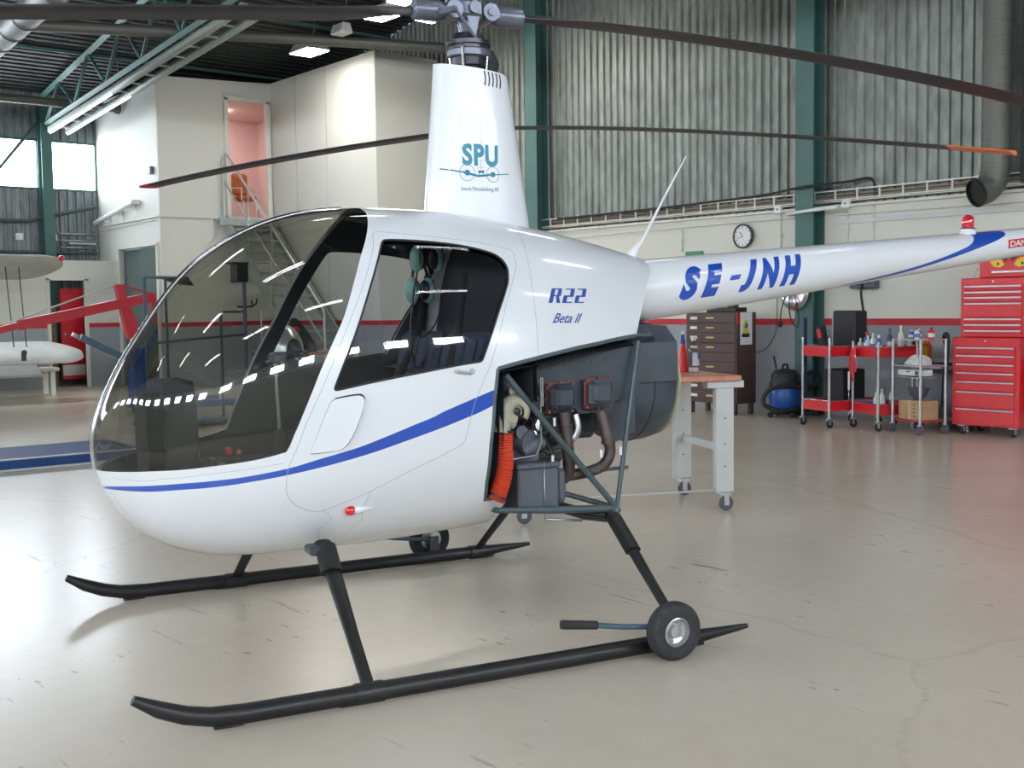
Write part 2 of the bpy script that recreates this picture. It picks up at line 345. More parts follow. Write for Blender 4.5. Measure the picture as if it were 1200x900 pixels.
F = dict(
 ws_low=[(0.0629, -1.5708), (0.0664, -1.2316), (0.0692, -1.062), (0.0735, -0.9094), (0.0789, -0.7746), (0.0853, -0.6573), (0.0926, -0.5561), (0.1006, -0.4691), (0.109, -0.3966), (0.1177, -0.3366), (0.1267, -0.2859), (0.136, -0.2416), (0.1455, -0.203), (0.1554, -0.1692), (0.1657, -0.1398), (0.1763, -0.1152), (0.1872, -0.0952), (0.198, -0.0794), (0.2086, -0.0672), (0.219, -0.058), (0.2422, -0.0442), (0.2804, -0.0374), (0.3493, -0.0453), (0.4084, -0.0488), (0.4547, -0.0489), (0.4919, -0.04)],
 ws_right=[(0.4919, -0.04), (0.5106, 0.0466), (0.5283, 0.1485), (0.5399, 0.2233), (0.5594, 0.3438), (0.5797, 0.4758), (0.5993, 0.6627), (0.6129, 0.8075), (0.626, 0.9451), (0.6358, 1.0815), (0.641, 1.1848), (0.6444, 1.2801)],
 win=[(0.6446, 0.907), (0.6488, 0.9281), (0.68, 0.9161), (0.7173, 0.8981), (0.7454, 0.8796), (0.7651, 0.8555), (0.7756, 0.8355), (0.7824, 0.8079), (0.7865, 0.7656), (0.7878, 0.7183), (0.786, 0.6602), (0.7822, 0.5984), (0.7613, 0.3853), (0.7428, 0.2005), (0.739, 0.1897), (0.7298, 0.1884), (0.696, 0.1768), (0.6669, 0.167), (0.6123, 0.1561), (0.5644, 0.1472), (0.56, 0.1497), (0.5602, 0.1601), (0.5766, 0.2704), (0.5951, 0.4061), (0.6116, 0.5561), (0.6304, 0.7386), (0.6395, 0.846)],
 stripe_up=[(0.1095, -1.5708), (0.1116, -1.3139), (0.1173, -1.0476), (0.1276, -0.8232), (0.1406, -0.6482), (0.1546, -0.5169), (0.1687, -0.4206), (0.1824, -0.3507), (0.1951, -0.3004), (0.2065, -0.2651), (0.2171, -0.2392), (0.2276, -0.2182), (0.239, -0.1999), (0.2517, -0.1835), (0.2663, -0.1693), (0.2844, -0.1571), (0.3055, -0.1489), (0.3269, -0.1449), (0.3734, -0.1443), (0.4317, -0.1407), (0.4946, -0.1331), (0.5339, -0.1121), (0.585, -0.083), (0.625, -0.0477), (0.6577, -0.019), (0.6907, 0.0034), (0.723, 0.0305), (0.7526, 0.0611), (0.7698, 0.082)],
 stripe_lo=[(0.1170, -1.5708), (0.1194, -1.2437), (0.1253, -1.0359), (0.1346, -0.8547), (0.1459, -0.7087), (0.1581, -0.5945), (0.1707, -0.5065), (0.1832, -0.439), (0.1952, -0.3871), (0.2063, -0.3487), (0.2167, -0.3199), (0.2273, -0.2957), (0.2387, -0.2741), (0.2515, -0.2543), (0.2662, -0.2365), (0.2843, -0.2202), (0.3054, -0.2078), (0.3268, -0.2003), (0.3734, -0.1948), (0.435, -0.1834), (0.4946, -0.1764), (0.5476, -0.1593), (0.6026, -0.1257), (0.6471, -0.0874), (0.6904, -0.0497), (0.7226, -0.0199), (0.7522, 0.0046), (0.7694, 0.0198)],
 door=[(0.6398, 1.0043), (0.632, 0.8693), (0.6085, 0.6211), (0.573, 0.3545), (0.5409, 0.1508), (0.5099, -0.0146), (0.4946, -0.1331), (0.492, -0.2764), (0.4963, -0.3579), (0.5068, -0.4292), (0.5195, -0.4827), (0.5329, -0.5131), (0.5469, -0.5179), (0.5913, -0.4297), (0.6534, -0.2817), (0.7121, -0.1642), (0.7205, -0.1047), (0.7268, -0.0123), (0.7407, 0.0915), (0.7556, 0.2176), (0.7759, 0.4672), (0.7962, 0.7092), (0.8003, 0.7791), (0.8011, 0.8382), (0.7998, 0.8921), (0.773, 0.9233), (0.7233, 0.948), (0.6728, 0.9805)],
 cut_left=[(0.7597, 0.153), (0.7544, 0.0194), (0.7504, -0.1779), (0.75, -0.4782), (0.7531, -0.6748), (0.7766, -0.6877), (0.7799, -0.7759), (0.7759, -0.9223), (0.7816, -1.1904), (0.7816, -1.5708)],
 cut_top=[(0.7597, 0.153), (0.7771, 0.1685), (0.803, 0.1904), (0.8402, 0.2262), (0.8849, 0.2716), (0.9384, 0.3404)],
 rear=[(0.9384, 0.3404), (0.9525, 0.5715), (0.9808, 1.0527), (.985, 1.5708)],
 vent=[(0.555, 0.1116), (0.5684, 0.1143), (0.5881, 0.1137), (0.5934, 0.1043), (0.5953, 0.0869), (0.587, 0.0152), (0.5756, -0.0376), (0.5689, -0.0661), (0.5588, -0.0771), (0.5247, -0.0718), (0.5236, -0.0621), (0.5368, 0.0102), (0.5478, 0.073)])
KA, KB = 2.6, .6
def catmull(pts, k=4, closed=False):
    P = [np.array(p, float) for p in pts]; n = len(P); out = []
    for i in range(n if closed else n-1):
        a, b, c, d = [P[(i+j) % n] if closed else P[min(max(i+j, 0), n-1)] for j in (-1, 0, 1, 2)]
        for t in np.linspace(0, 1, k, endpoint=False):
            out.append(tuple(.5*((2*b)+(-a+c)*t+(2*a-5*b+4*c-d)*t*t+(-a+3*b-3*c+d)*t**3)))
    if not closed: out.append(tuple(P[-1]))
    return out
def chaikin(pts, k=2):
    for _ in range(k):
        o = []
        for i in range(len(pts)):
            a, b = np.array(pts[i]), np.array(pts[(i+1) % len(pts)]); o += [tuple(.75*a+.25*b), tuple(.25*a+.75*b)]
        pts = o
    return pts
def lerpline(pts, step):
    out = []
    for a, b in zip(pts[:-1], pts[1:]):
        L = math.hypot((b[0]-a[0])*KA, (b[1]-a[1])*KB); n = max(1, int(L/step))
        for i in range(n): out.append((a[0]+(b[0]-a[0])*i/n, a[1]+(b[1]-a[1])*i/n))
    out.append(pts[-1]); return out
def inside(poly, x, y):
    """vectorised point in polygon"""
    p = np.array(poly); r = np.zeros(x.shape, bool); j = len(p)-1
    for i in range(len(p)):
        c = ((p[i, 1] > y) != (p[j, 1] > y)); d = (p[j, 1]-p[i, 1]); d = d if abs(d) > 1e-12 else 1e-12
        r ^= c & (x < (p[j, 0]-p[i, 0])*(y-p[i, 1])/d+p[i, 0]); j = i
    return r
H = PI/2
L_win = chaikin(F['win'], 1); L_door = catmull(F['door'], 3, True)
L_wsr = catmull(F['ws_right'], 3); L_wsl = catmull(F['ws_low'], 4); L_su = catmull(F['stripe_up'], 4); L_sl = catmull(F['stripe_lo'], 4)
R_ws = L_wsl+L_wsr+[(.6444, 1.6), (-.1, 1.6), (-.1, -1.6), (.0629, -1.6)]
R_stripe = L_su+L_sl[::-1]
R_drop = F['cut_top']+F['rear']+[(.985, 1.6), (1.2, 1.6), (1.2, -1.6), (.7816, -1.6)]+F['cut_left'][::-1]
def body_patches():
    lines = [(L_wsl, 0), (L_wsr+[(.6444, H)], 0), (L_win, 1), (L_door, 1), (L_su, 0), (L_sl, 0), (F['cut_left'], 0), (F['cut_top'], 0), (F['rear'], 0)]
    V = []; E_ = []
    for ln, closed in lines:
        q = lerpline(list(ln)+([ln[0]] if closed else []), .022)
        if closed: q = q[:-1]
        b = len(V); V += [(p[0]*KA, np.clip(p[1], -H, H)*KB) for p in q]
        E_ += [(b+i, b+i+1) for i in range(len(q)-1)]+([(b+len(q)-1, b)] if closed else [])
    C = np.array(V)
    b = len(V); V += [(0, -H*KB), (KA, -H*KB), (KA, H*KB), (0, H*KB)]; E_ += [(b, b+1), (b+1, b+2), (b+2, b+3), (b+3, b)]
    g = []
    for s in np.linspace(0, 1, 82)[1:-1]:
        for v in np.linspace(-H, H, 62): g.append((s*KA, v*KB))
    for v in np.linspace(-H, H, 62)[1:-1]: g += [(0, v*KB), (KA, v*KB)]
    g = np.array(g); d = np.min(np.hypot(g[:, None, 0]-C[None, :, 0], g[:, None, 1]-C[None, :, 1]), 1)
    V += [tuple(p) for p in g[d > .009]]
    vs, _, fs, *_r = delaunay_2d_cdt([Vector(p) for p in V], E_, [], 0, 1e-5)
    A = np.array([(p.x/KA, p.y/KB) for p in vs]); A[:, 1] = np.clip(A[:, 1], -H, H)
    T = np.array([list(f) for f in fs if len(f) == 3]); c = A[T].mean(1)
    cx, cy = c[:, 0], c[:, 1]
    lab = np.zeros(len(T), int)                       # 0 shell, 1 door, 2 window, 3 windshield, -1 dropped
    lab[inside(L_door, cx, cy)] = 1; lab[inside(L_win, cx, cy)] = 2; lab[inside(R_ws, cx, cy)] = 3; lab[inside(R_drop, cx, cy)] = -1
    mi = inside(R_stripe, cx, cy).astype(int)
    return A, T, lab, mi
PA, PT, PL, PM = body_patches()
PP = surf(PA[:, 0], PA[:, 1]); PN = skin_n(PA[:, 0], PA[:, 1])
PN[PN[:, 1] < -1e-9] *= 1
_c = PP-np.array([.3, 0, 1.0]); _f = np.sign((PN*_c).sum(1)); PN = PN*np.where(_f < 0, -1, 1)[:, None]
top = PA[:, 1] > H-1e-4; PN[top, 1] = 0; bot = PA[:, 1] < -H+1e-4; PN[bot, 1] = 0
pole = PA[:, 0] < 1e-6; PN[pole] = (1, 0, 0)
PN /= np.linalg.norm(PN, axis=1, keepdims=True)
def skin_mesh(name, keep, mats, parent, side=(1, -1), off=0., matidx=None, flip=False):
    """patch of the body surface; side 1 is port, -1 starboard"""
    sel = np.where(keep)[0]; V = []; Fs = []; N = []; MI = []
    for sd in side:
        u, inv = np.unique(PT[sel], return_inverse=True); inv = inv.reshape(-1, 3); b = len(V)
        V += [tuple((PP[i]+PN[i]*off)*(1, sd, 1)) for i in u]; N += [tuple(PN[i]*(1, sd, 1)*(-1 if flip else 1)) for i in u]
        p0, p1, p2 = PP[PT[sel][:, 0]], PP[PT[sel][:, 1]], PP[PT[sel][:, 2]]; g = (np.cross(p1-p0, p2-p0)*PN[PT[sel]].mean(1)).sum(1)
        for k, t in enumerate(inv):
            t = [b+int(q) for q in t]
            if (g[k] < 0) != (sd < 0) != flip: t = t[::-1]
            Fs.append(t); MI.append(0 if matidx is None else int(matidx[sel[k]]))
    # weld the centre line of a two-sided patch
    key = {}; remap = []; V2 = []; N2 = []
    for i, v in enumerate(V):
        k = (round(v[0], 5), round(v[1], 5), round(v[2], 5))
        if k not in key: key[k] = len(V2); V2.append(v); N2.append(N[i])
        remap.append(key[k])
    F2 = []; M2 = []
    for f, m in zip(Fs, MI):
        f = [remap[i] for i in f]
        if len(set(f)) == 3: F2.append(f); M2.append(m)
    me = bpy.data.meshes.new(name); me.from_pydata(V2, [], F2)
    for m in (mats if isinstance(mats, list) else [mats]): me.materials.append(m)
    me.polygons.foreach_set('material_index', M2); me.polygons.foreach_set('use_smooth', [True]*len(F2)); me.update()
    me.normals_split_custom_set_from_vertices(N2)
    o = bpy.data.objects.new(name, me); COL.objects.link(o); o.parent = parent; return o
def skin_line(pts, side=1, off=.0):
    p = surf([a[0] for a in pts], [a[1] for a in pts]); n = skin_n(np.array([a[0] for a in pts]), np.array([a[1] for a in pts]))
    n *= np.where((n*(p-np.array([.3, 0, 1.]))).sum(1) < 0, -1, 1)[:, None]; p = (p+n*off)*(1, side, 1)
    return [tuple(k) for k in p]
def decal(name, V, Fc, m, parent, fn, label=None):
    me = bpy.data.meshes.new(name); me.from_pydata([fn(*v) for v in V], [], Fc); me.materials.append(m)
    o = bpy.data.objects.new(name, me); COL.objects.link(o); o.parent = parent
    if label: o['label'] = label
    return o

# ------------------------------------------------------------------ helicopter
HYAW = 2.90994
def helicopter(label, az_blade, detail=True):
    h = thing('helicopter', label, 'helicopter', (0, 0, 0), HYAW)
    cut = .7816
    skin_mesh('fuselage_shell', PL == 0, [WHITE, BLUE], h, matidx=PM)
    skin_mesh('windshield', PL == 3, GLASS, h)
    cs = PA[PT].mean(1)
    liner = ((PL == 0) | (PL == 1)) & (cs[:, 0] < .79)
    skin_mesh('cabin_lining', liner, DARKIN, h, off=-.022, flip=True)
    MB().tube([tuple(k) for k in surf(np.linspace(.63, 0.0, 30), np.full(30, H))]+[tuple(k) for k in surf(np.linspace(.0, .06, 6)[1:], np.full(5, -H))], .010, 10, flat=1.8).build('windshield_bow', CHROME, h)
    for sd in (1, -1):
        d = skin_mesh('door', PL == 1, [WHITE, BLUE], h, side=(sd,), matidx=PM)
        skin_mesh('door_window', PL == 2, WGLASS, d, side=(sd,))
        MB().tube(skin_line(L_win, sd, .001), .0045, 6, closed=True).build('window_seal', RUBBER, d)
        MB().tube(skin_line(L_door, sd, -.0006), .0016, 5, closed=True).build('door_gap', SEAM, d)
        MB().tube(skin_line([(.7093, .1558), (.716, .150), (.7261, .1402)], sd, .012), .006, 8).tube([skin_line([(.7093, .1558)], sd, 0)[0], skin_line([(.7093, .1558)], sd, .014)[0]], .006, 8).build('door_handle', ALU, d)
        MB().tube([skin_line([(.7290, .150)], sd, -.004)[0], skin_line([(.7290, .150)], sd, .004)[0]], .011, 16).build('door_lock', CHROME, d)
        # air scoop: plate standing proud at its rear edge
        vp = chaikin(F['vent'], 1); p0 = skin_line(vp, sd, .003); smax = max(a[0] for a in vp); smin = min(a[0] for a in vp)
        p1 = [skin_line([a], sd, .006+.026*((a[0]-smin)/(smax-smin))**1.5)[0] for a in vp]
        m = MB(); n = len(vp); m.add(p1, [list(range(n))], 0); m.add(p0+p1, [(i, (i+1) % n, n+(i+1) % n, n+i) for i in range(n)], 0)
        m.build('air_scoop', WHITE, d)
        po = skin_line([((a[0]-.574)*1.03+.5765, a[1]*1.06-.001) for a in vp], sd, .0022); MB().add(po, [list(range(n))], 0).build('scoop_shadow', BLACK, d)  # black sheet paints the shadow at the scoop's raised rear edge
    for sd in (1, -1):
        # thin panel joints on the white skin
        g = None
        MB().tube(skin_line(lerpline([(.8085, 0.19), (.812, .6), (.822, 1.1), (.826, 1.5)], .03), sd, -.0006), .0013, 5).build('panel_joint', SEAM, h)
        MB().tube(skin_line(lerpline([(.5469, -.5179), (.56, -.62), (.545, -.75), (.552, -.95)], .03), sd, -.0006), .0013, 5).build('panel_joint', SEAM, h)
        MB().tube(skin_line(lerpline([(.606, -.40), (.598, -.56), (.602, -.68), (.585, -.86)], .03), sd, -.0006), .0013, 5).build('panel_joint', SEAM, h)
        MB().tube(skin_line(lerpline([(.02, -1.2), (.14, -.1), (.22, .0), (.28, .02), (.3493, .012), (.41, .006), (.49, .018)], .03) if 0 else lerpline([(.14, -.35), (.2, -.18), (.28, -.10), (.38, -.092), (.49, -.095)], .03), sd, -.0008), .0012, 5).build('panel_joint', SEAM, h)
        rv = MB()
        for ln, step in (([(.14, -.27), (.2, -.13), (.28, -.072), (.38, -.07), (.487, -.072)], .028), ([(.497, -.02), (.53, .125), (.565, .34), (.6, .63), (.63, .95)], .05), ([(.60, -.45), (.66, -.30), (.715, -.185), (.735, -.05)], .035)):
            for q in lerpline(ln, step): rv.sphere(skin_line([q], sd, .0002)[0], .0026, n=6)
        rv.build('rivet_row', WHITE, h)['kind'] = 'stuff'
        # white lip under the engine bay opening and grey edging round it
        fr = MB()
        for L_ in (F['cut_left'][:6], F['cut_top']):
            fr.tube(skin_line(lerpline(L_, .03), sd, -.004), .010, 8, flat=.8)
        fr.build('bay_edge_channel', STEELG, h)
        # navigation light in its teardrop
        c = skin_line([(.5838, -.5543)], sd, 0)[0]; e = skin_line([(.612, -.56)], sd, 0)[0]
        f_ = MB(); f_.tube([c, skin_line([(.59, -.556)], sd, .004)[0], skin_line([(.60, -.556)], sd, .002)[0], e], [.017, .016, .011, .002], 12)
        nf = f_.build('light_fairing', WHITE, h)
        MB().sphere((c[0]+.004, c[1]+sd*.006, c[2]), .019, (1.25, .8, 1)).build('position_lamp', REDLENS if sd == 1 else mat('green_glass_lens', (.01, .35, .1), .15), h)
    # strut cut-outs in the belly
    # deck under the mast compartment, firewall, rear bulkhead of the cabin
    k = MB(); ss = np.linspace(.735, .97, 14); deck = []
    for s in ss:
        x = float(Q[0]-(Q[0]-XR)*s*s); z = 1.105+(.145-x)*.125; deck.append((x, skin_y(x, z)-.006, z))
    k.add([(a, b, c) for a, b, c in deck]+[(a, -b, c) for a, b, c in deck], [(i, i+1, 14+i+1, 14+i) for i in range(13)])
    k.build('engine_bay_deck', DGREY, h)
    def bulk(name, s, v0, v1, m, sc_=.97):
        vv = np.linspace(v0, v1, 24); p = surf(np.full(24, s), vv); T, B, W, M = [float(q) for q in sect(np.array(s))]
        P = [(a, b*sc_, M+(c-M)*sc_) for a, b, c in p]; P += [(a, -b, c) for a, b, c in P[::-1]]
        mb = MB(); mb.add(P, [list(range(48))]); mb.add([(a-.02, b, c) for a, b, c in P], [list(range(48))]); return mb.build(name, m, h)
    bulk('cabin_rear_bulkhead', .803, .0, H, DARKIN); bulk('firewall', .765, -H, .24, DGREY, .93)
    # rear closing frame around the tail cone root
    rl = lerpline([F['rear'][0]]+F['rear'], .03); P1 = skin_line(rl, 1, -.004); P2 = skin_line(rl, -1, -.004)
    m = MB(); ring = P1+P2[::-1]; n = len(ring); cen = (-.80, 0, 1.43)
    m.add(ring+[cen], [(i, (i+1) % n, n) for i in range(n)]); m.build('rear_closing_frame', WHITE, h)
    # cabin floor, seats, console, controls
    xs = np.linspace(1.52, .14, 16); fl = [(x, skin_y(x, .60)-.03, .60) for x in xs]
    MB().add([(a, b, c) for a, b, c in fl]+[(a, -b, c) for a, b, c in fl], [(i, i+1, 16+i+1, 16+i) for i in range(15)]).build('cabin_floor', DARKIN, h)
    for sd in (1, -1):
        st = MB(); st.box((.42, sd*.235, .74), (.44, .40, .28), bev=.03); sb = st.build('seat_box', DARKIN, h)
        cu = MB(); cu.box((.42, sd*.26, .905), (.46, .45, .09), R=Matrix.Rotation(-.08, 3, 'Y'), bev=.035); seat = cu.build('seat_cushion', SEATF, h)
        bk = MB(); bk.box((.165, sd*.255, 1.06), (.085, .44, .42), R=Matrix.Rotation(-.24, 3, 'Y'), bev=.03)
        for q in (-.11, 0, .11): bk.box((.215, sd*.255+q, 1.07), (.02, .085, .36), R=Matrix.Rotation(-.24, 3, 'Y'), bev=.009)
        bk.build('seat_back', SEATF, h)
        hb = MB(); hb.tube([(.13, sd*.2, 1.52), (.17, sd*.22, 1.28), (.26, sd*.26, 1.05), (.33, sd*.30, .96)], .018, 6, flat=.25).build('shoulder_belt', RUBBER, h)
        for q in (.14, .34): MB().tube([(1.12, sd*q, .61), (1.20, sd*q, .74)], .012, 8).box((1.21, sd*q, .76), (.02, .09, .06)).build('rudder_pedal', BLACK, h)
    c = MB(); c.box((1.16, 0, .68), (.50, .20, .18), bev=.02); c.build('centre_console', DARKIN, h)
    PO, PU, PF = Vector((1.27, 0, .70)), Vector((.02, 0, 1)).normalized(), Vector((1, 0, -.02)).normalized()
    ip = MB(); ip.prism([(-.14, 0), (.14, 0), (.21, .10), (.21, .30), (.16, .40), (-.16, .40), (-.21, .30), (-.21, .10)], 0, .12, frame=(PO, (0, 1, 0), PU, PF))
    ip.prism([(-.12, .02), (.12, .02), (.15, .12), (.14, .30), (.10, .36), (-.10, .36), (-.14, .30), (-.15, .12)], .11, .18, frame=(PO, (0, 1, 0), PU, PF))
    pnl = ip.build('instrument_panel', DARKIN, h)
    for (a, b, r) in ((-.11, .31, .04), (0, .33, .04), (.11, .31, .04), (-.11, .21, .04), (0, .22, .04), (.11, .21, .04), (-.13, .11, .028), (-.04, .11, .028), (.05, .11, .028), (.13, .11, .028)):
        o_ = PO+PU*b+Vector((0, a, 0)); MB().cyl(o_, o_-PF*.012, r, n=16).build('instrument_dial', GREYPT, pnl)
    cy = MB(); cy.tube([(.90, .03, .63), (.905, .03, .90), (.915, .03, 1.16)], .0085, 10); cyc = cy.build('cyclic_stick', ALU, h)
    MB().tube([(.90, .03, .60), (.905, .03, .88)], [.065, .024], 12).build('stick_boot', RUBBER, cyc)
    MB().box((.905, .03, 1.175), (.06, .09, .045), bev=.01).tube([(.905, -.14, 1.15), (.905, .0, 1.17), (.905, .16, 1.15)], .008, 8).build('stick_crossbar', MGREY, cyc)
    for kx, ky, kr in ((1.13, .08, .018), (1.09, .09, .012)): MB().sphere((kx, ky, .79+kr), kr).build('console_knob', REDLENS, h)
    MB().sphere((.86, .30, .64), .02, (1, 1, 1.6)).build('floor_knob', REDLENS, h)
    MB().tube([(.30, .03, .80), (.62, .03, .93)], .016, 10).build('collective_lever', BLACK, h)
    # ---- mast fairing
    def msec(t):      # t 0 base .. 1 top
        a = .262+(.176-.262)*t; b = .108+(.084-.108)*t; cx = -.030+.025*t; return a, b, cx
    m = MB(); nz, na = 24, 56; ring = []
    for i in range(nz+1):
        t = i/nz; a, b, cx = msec(t)
        for j in range(na):
            th = 2*PI*j/na; x = cx+a*math.cos(th); z = 1.70+t*.715+.0*(x)
            if i == nz: z += (x-cx)*.10
            ring.append((x, b*math.sin(th)*(1-.12*math.cos(th)), z))
    m.add(ring, [(i*na+j, i*na+(j+1) % na, (i+1)*na+(j+1) % na, (i+1)*na+j) for i in range(nz) for j in range(na)], 0, True)
    m.add(ring[-na:], [list(range(na))], 0)
    mf = m.build('mast_fairing', WHITE, h)
    def on_fairing(x, z, off=.0012):
        t = (z-1.70)/.715; a, b, cx = msec(t); c_ = (x-cx)/a; s_ = math.sqrt(max(0, 1-c_*c_)); return (x, b*s_*(1-.12*c_)+off, z)
    sl = MB()
    for q in range(5):
        x = -.034-.020*q; p = [on_fairing(x-.012*math.sin(w*3)*.4, 2.405-.062*w-.02*q*.1, .0006) for w in np.linspace(0, 1, 7)]
        sl.tube(p, .0032, 6)
    sl.build('cooling_slots', BLACK, mf)
    if detail:
        V, Fc = text2d('SPU', 1, offset=.045, maxlen=.15, spacing=1.12); V = fit2d(V, .168, .098)
        decal('lettering', V, Fc, TEAL, mf, lambda u, v: on_fairing(.078-u, 1.990+v-u*.02), 'teal SPU letters')
        V, Fc = text2d('Svensk Pilotutbildning AB', 1, maxlen=.3); V = fit2d(V, .176, .023)
        decal('lettering', V, Fc, mat('grey_teal_small_print', (.05, .17, .22), .5), mf, lambda u, v: on_fairing(.088-u, 1.875+v), 'small grey company line')
        lg = MB()
        P = lambda u, v, o_=.0025: on_fairing(.171-u, 1.882+v, o_)
        lg.tube([P(q[0], q[1], .004) for q in [(0, .093), (.025, .0895), (.05, .086), (.075, .082), (.10, .078)]], .0028, 6).tube([P(*q) for q in [(.10, .078), (.135, .070), (.16, .064), (.19, .066), (.215, .070)]], .0046, 6).tube([P(*q) for q in [(.215, .070), (.26, .073), (.315, .078)]], .0022, 6)
        for u, v, r in ((.113, .077, .0125), (.232, .072, .0118)):
            lg.tube([P(u+r*.62*math.cos(t), v+r*.62*math.sin(t)) for t in np.linspace(0, 2*PI, 20)[:-1]], .0048, 6, closed=True)
        lg.tube([P(.163, .083), (P(.163, .083)[0]-.026, P(.189, .083)[1], P(.163, .083)[2])], .0050, 6).tube([P(.166, .066), P(.168, .083)], .0015, 5).tube([P(.186, .066), P(.184, .083)], .0015, 5)
        lg.build('aeroplane_emblem', TEAL, mf)
        lr = MB()
        for u, v, r in ((.113, .077, .033), (.232, .072, .031)):
            lr.tube([P(u+r*math.cos(t), v+r*1.08*math.sin(t), .0014) for t in np.linspace(0, 2*PI, 36)[:-1]], .0014, 5, closed=True)
        lr.tube([P(.176, .095, .001), P(.176, .132, .001), P(.215, .132, .001)], .0011, 5).tube([P(.158, .088, .001), P(.16, .101, .001), P(.192, .101, .001), P(.194, .086, .001)], .0008, 5)
        lr.build('emblem_outline', mat('emblem_grey_line', (.22, .28, .32), .5), mf)
    # ---- mast, swashplate, hub
    MB().cyl((0, 0, 2.40), (0, 0, 2.66), .026).build('mast', ALU, h)
    sw = MB(); sw.lathe([(.055, 2.415), (.062, 2.43), (.075, 2.435), (.078, 2.47), (.092, 2.475), (.094, 2.50), (.085, 2.505), (.085, 2.52), (.098, 2.523), (.098, 2.54), (.07, 2.55), (.064, 2.575), (.035, 2.58)], n=32)
    swp = sw.build('swashplate', mat('swashplate_dark_alloy', (.05, .05, .06), .3, metal=.7), h)
    sw2 = MB(); sw2.lathe([(.0835, 2.468), (.0955, 2.4745), (.0965, 2.50), (.0855, 2.5065)], n=32, cap=False); sw2.build('swashplate_ring', HUBM, swp)
    pl = MB()
    for (a, b) in ((.06, .075), (-.06, -.075)): pl.tube([(a, b, 2.42), (a*1.15, b*1.1, 2.50)], .006, 8).sphere((a*1.15, b*1.1, 2.505), .010, n=8)
    for (a, b) in ((.075, -.02), (-.05, .07)): pl.tube([(a, b, 2.39), (a*1.1, b*1.1, 2.47)], .0055, 8)
    pl.build('control_rods', CHROME, h)
    MB().tube([(-.105, -.03, 2.40), (-.115, -.03, 2.46), (-.105, -.03, 2.50), (-.07, -.03, 2.52)], [.042, .045, .035, .015], 14).build('rubber_gaiter', RUBBER, h)
    rot = []; ca, sa = math.cos(az_blade), math.sin(az_blade)
    U = Vector((ca, sa, 0)); Wd = Vector((-sa, ca, 0)); zh = 2.665
    hb = MB(); R3 = Matrix((U, Wd, Vector((0, 0, 1)))).transposed()
    hb.box((0, 0, zh), (.30, .085, .055), R=R3, bev=.012); hb.box((0, 0, zh+.01), (.11, .15, .09), R=R3, bev=.02)
    hb.cyl(Vector((0, 0, zh+.01))-Wd*.095, Vector((0, 0, zh+.01))+Wd*.095, .026)
    for sg in (1, -1):
        q = U*sg; c_ = Vector((0, 0, zh)); hb.cyl(c_+q*.085-Wd*.07, c_+q*.085+Wd*.07, .038); hb.cyl(c_+q*.085-Wd*.078, c_+q*.085+Wd*.078, .018)
        hb.tube([c_+q*.10, c_+q*.14, c_+q*.25, c_+q*.262], [.03, .047, .045, .03], 18)
        for w in (0, 1.57, 3.14, 4.71): hb.sphere(c_+q*.255+Wd*.036*math.cos(w)+Vector((0, 0, .036*math.sin(w))), .007, n=6)
    hb.lathe([(.034, zh-.085), (.045, zh-.03), (.05, zh+.055), (.03, zh+.085)], n=20)
    hub = hb.build('rotor_hub', HUBM, h)
    for sg in (1, -1):
        lk = MB()
        p1 = Vector((0, 0, 2.545))+Wd*.085*sg; p2 = Vector((0, 0, zh-.01))+Wd*.11*sg+U*sg*.10
        lk.tube([p1, p2], .0075, 8).sphere(p1, .012, n=8).sphere(p2, .012, n=8); lk.tube([p2, p2-Wd*.07*sg+U*sg*.04], [.014, .02], 8)
        lk.prism([(-.03, 0), (.03, 0), (.008, -.10), (-.008, -.10)], -.006, .006, frame=(Vector((0, 0, zh-.02))+Wd*.06*sg, U, (0, 0, 1), Wd))
        lk.build('pitch_link', HUBM, h)
    for sg, dr, ex_ in ((1, .32, 1.15), (-1, .29, 2.0)):
        m = MB(); q = U*sg; ch = Wd*sg; n = 26; R = 3.83; pr = []
        prof = [(.045, 0), (.035, .009), (.01, .0125), (-.04, .010), (-.09, .005), (-.135, .0008), (-.135, -.0008), (-.09, -.003), (-.04, -.006), (.01, -.0075), (.035, -.006)]
        rr = [.24, .30, .36, .46, .60]+list(np.linspace(.8, R, n-5)); secs = []
        for r in rr:
            k_ = min(1, max(.30, (r-.24)/.30)); tw = math.radians(8-8*(r/R))*.6
            zc = zh-dr*(r/R)**ex_
            thick = 1.9 if r < .5 else 1.25
            secs.append([Vector((0, 0, zc))+q*r+ch*(a*k_)*math.cos(tw)+Vector((0, 0, b*thick+a*k_*math.sin(tw))) for a, b in prof])
        np_ = len(prof); vs = [v for s_ in secs for v in s_]
        for i in range(n-1):
            mi = 1 if rr[i] > R-.50 and detail is not None and i >= n-2 else 0
            m.add(secs[i]+secs[i+1], [(j, (j+1) % np_, np_+(j+1) % np_, np_+j) for j in range(np_)], 0, True)
        m.add(secs[0], [list(range(np_))]); m.add(secs[-1], [list(range(np_))[::-1]])
        bl = m.build('rotor_blade', BLADE, h)
        tp = MB(); s1 = []; s2 = []
        r0, r1 = R-.50, R+.002
        for r, S_ in ((r0, s1), (r1, s2)):
            zc = zh-dr*(r/R)**ex_
            for a, b in prof: S_.append(Vector((0, 0, zc))+q*r+ch*(a*1.03)+Vector((0, 0, b*1.25+(.001 if b > 0 else -.001))))
        tp.add(s1+s2, [(j, (j+1) % np_, np_+(j+1) % np_, np_+j) for j in range(np_)], 0, True).add(s2, [list(range(np_))]).add(s1, [list(range(np_))[::-1]])
        tp.build('blade_tip', ORANGE, bl)
    # ---- tail cone
    x0, x1 = -.72, -4.30; ax = lambda x: (1.447+(x+.95)*-.1018, .148+(x+.95)*.0262)
    def cone(x, th, off=0.):
        zc, r = ax(x); r += off; return (x, r*math.cos(th), zc+r*math.sin(th))
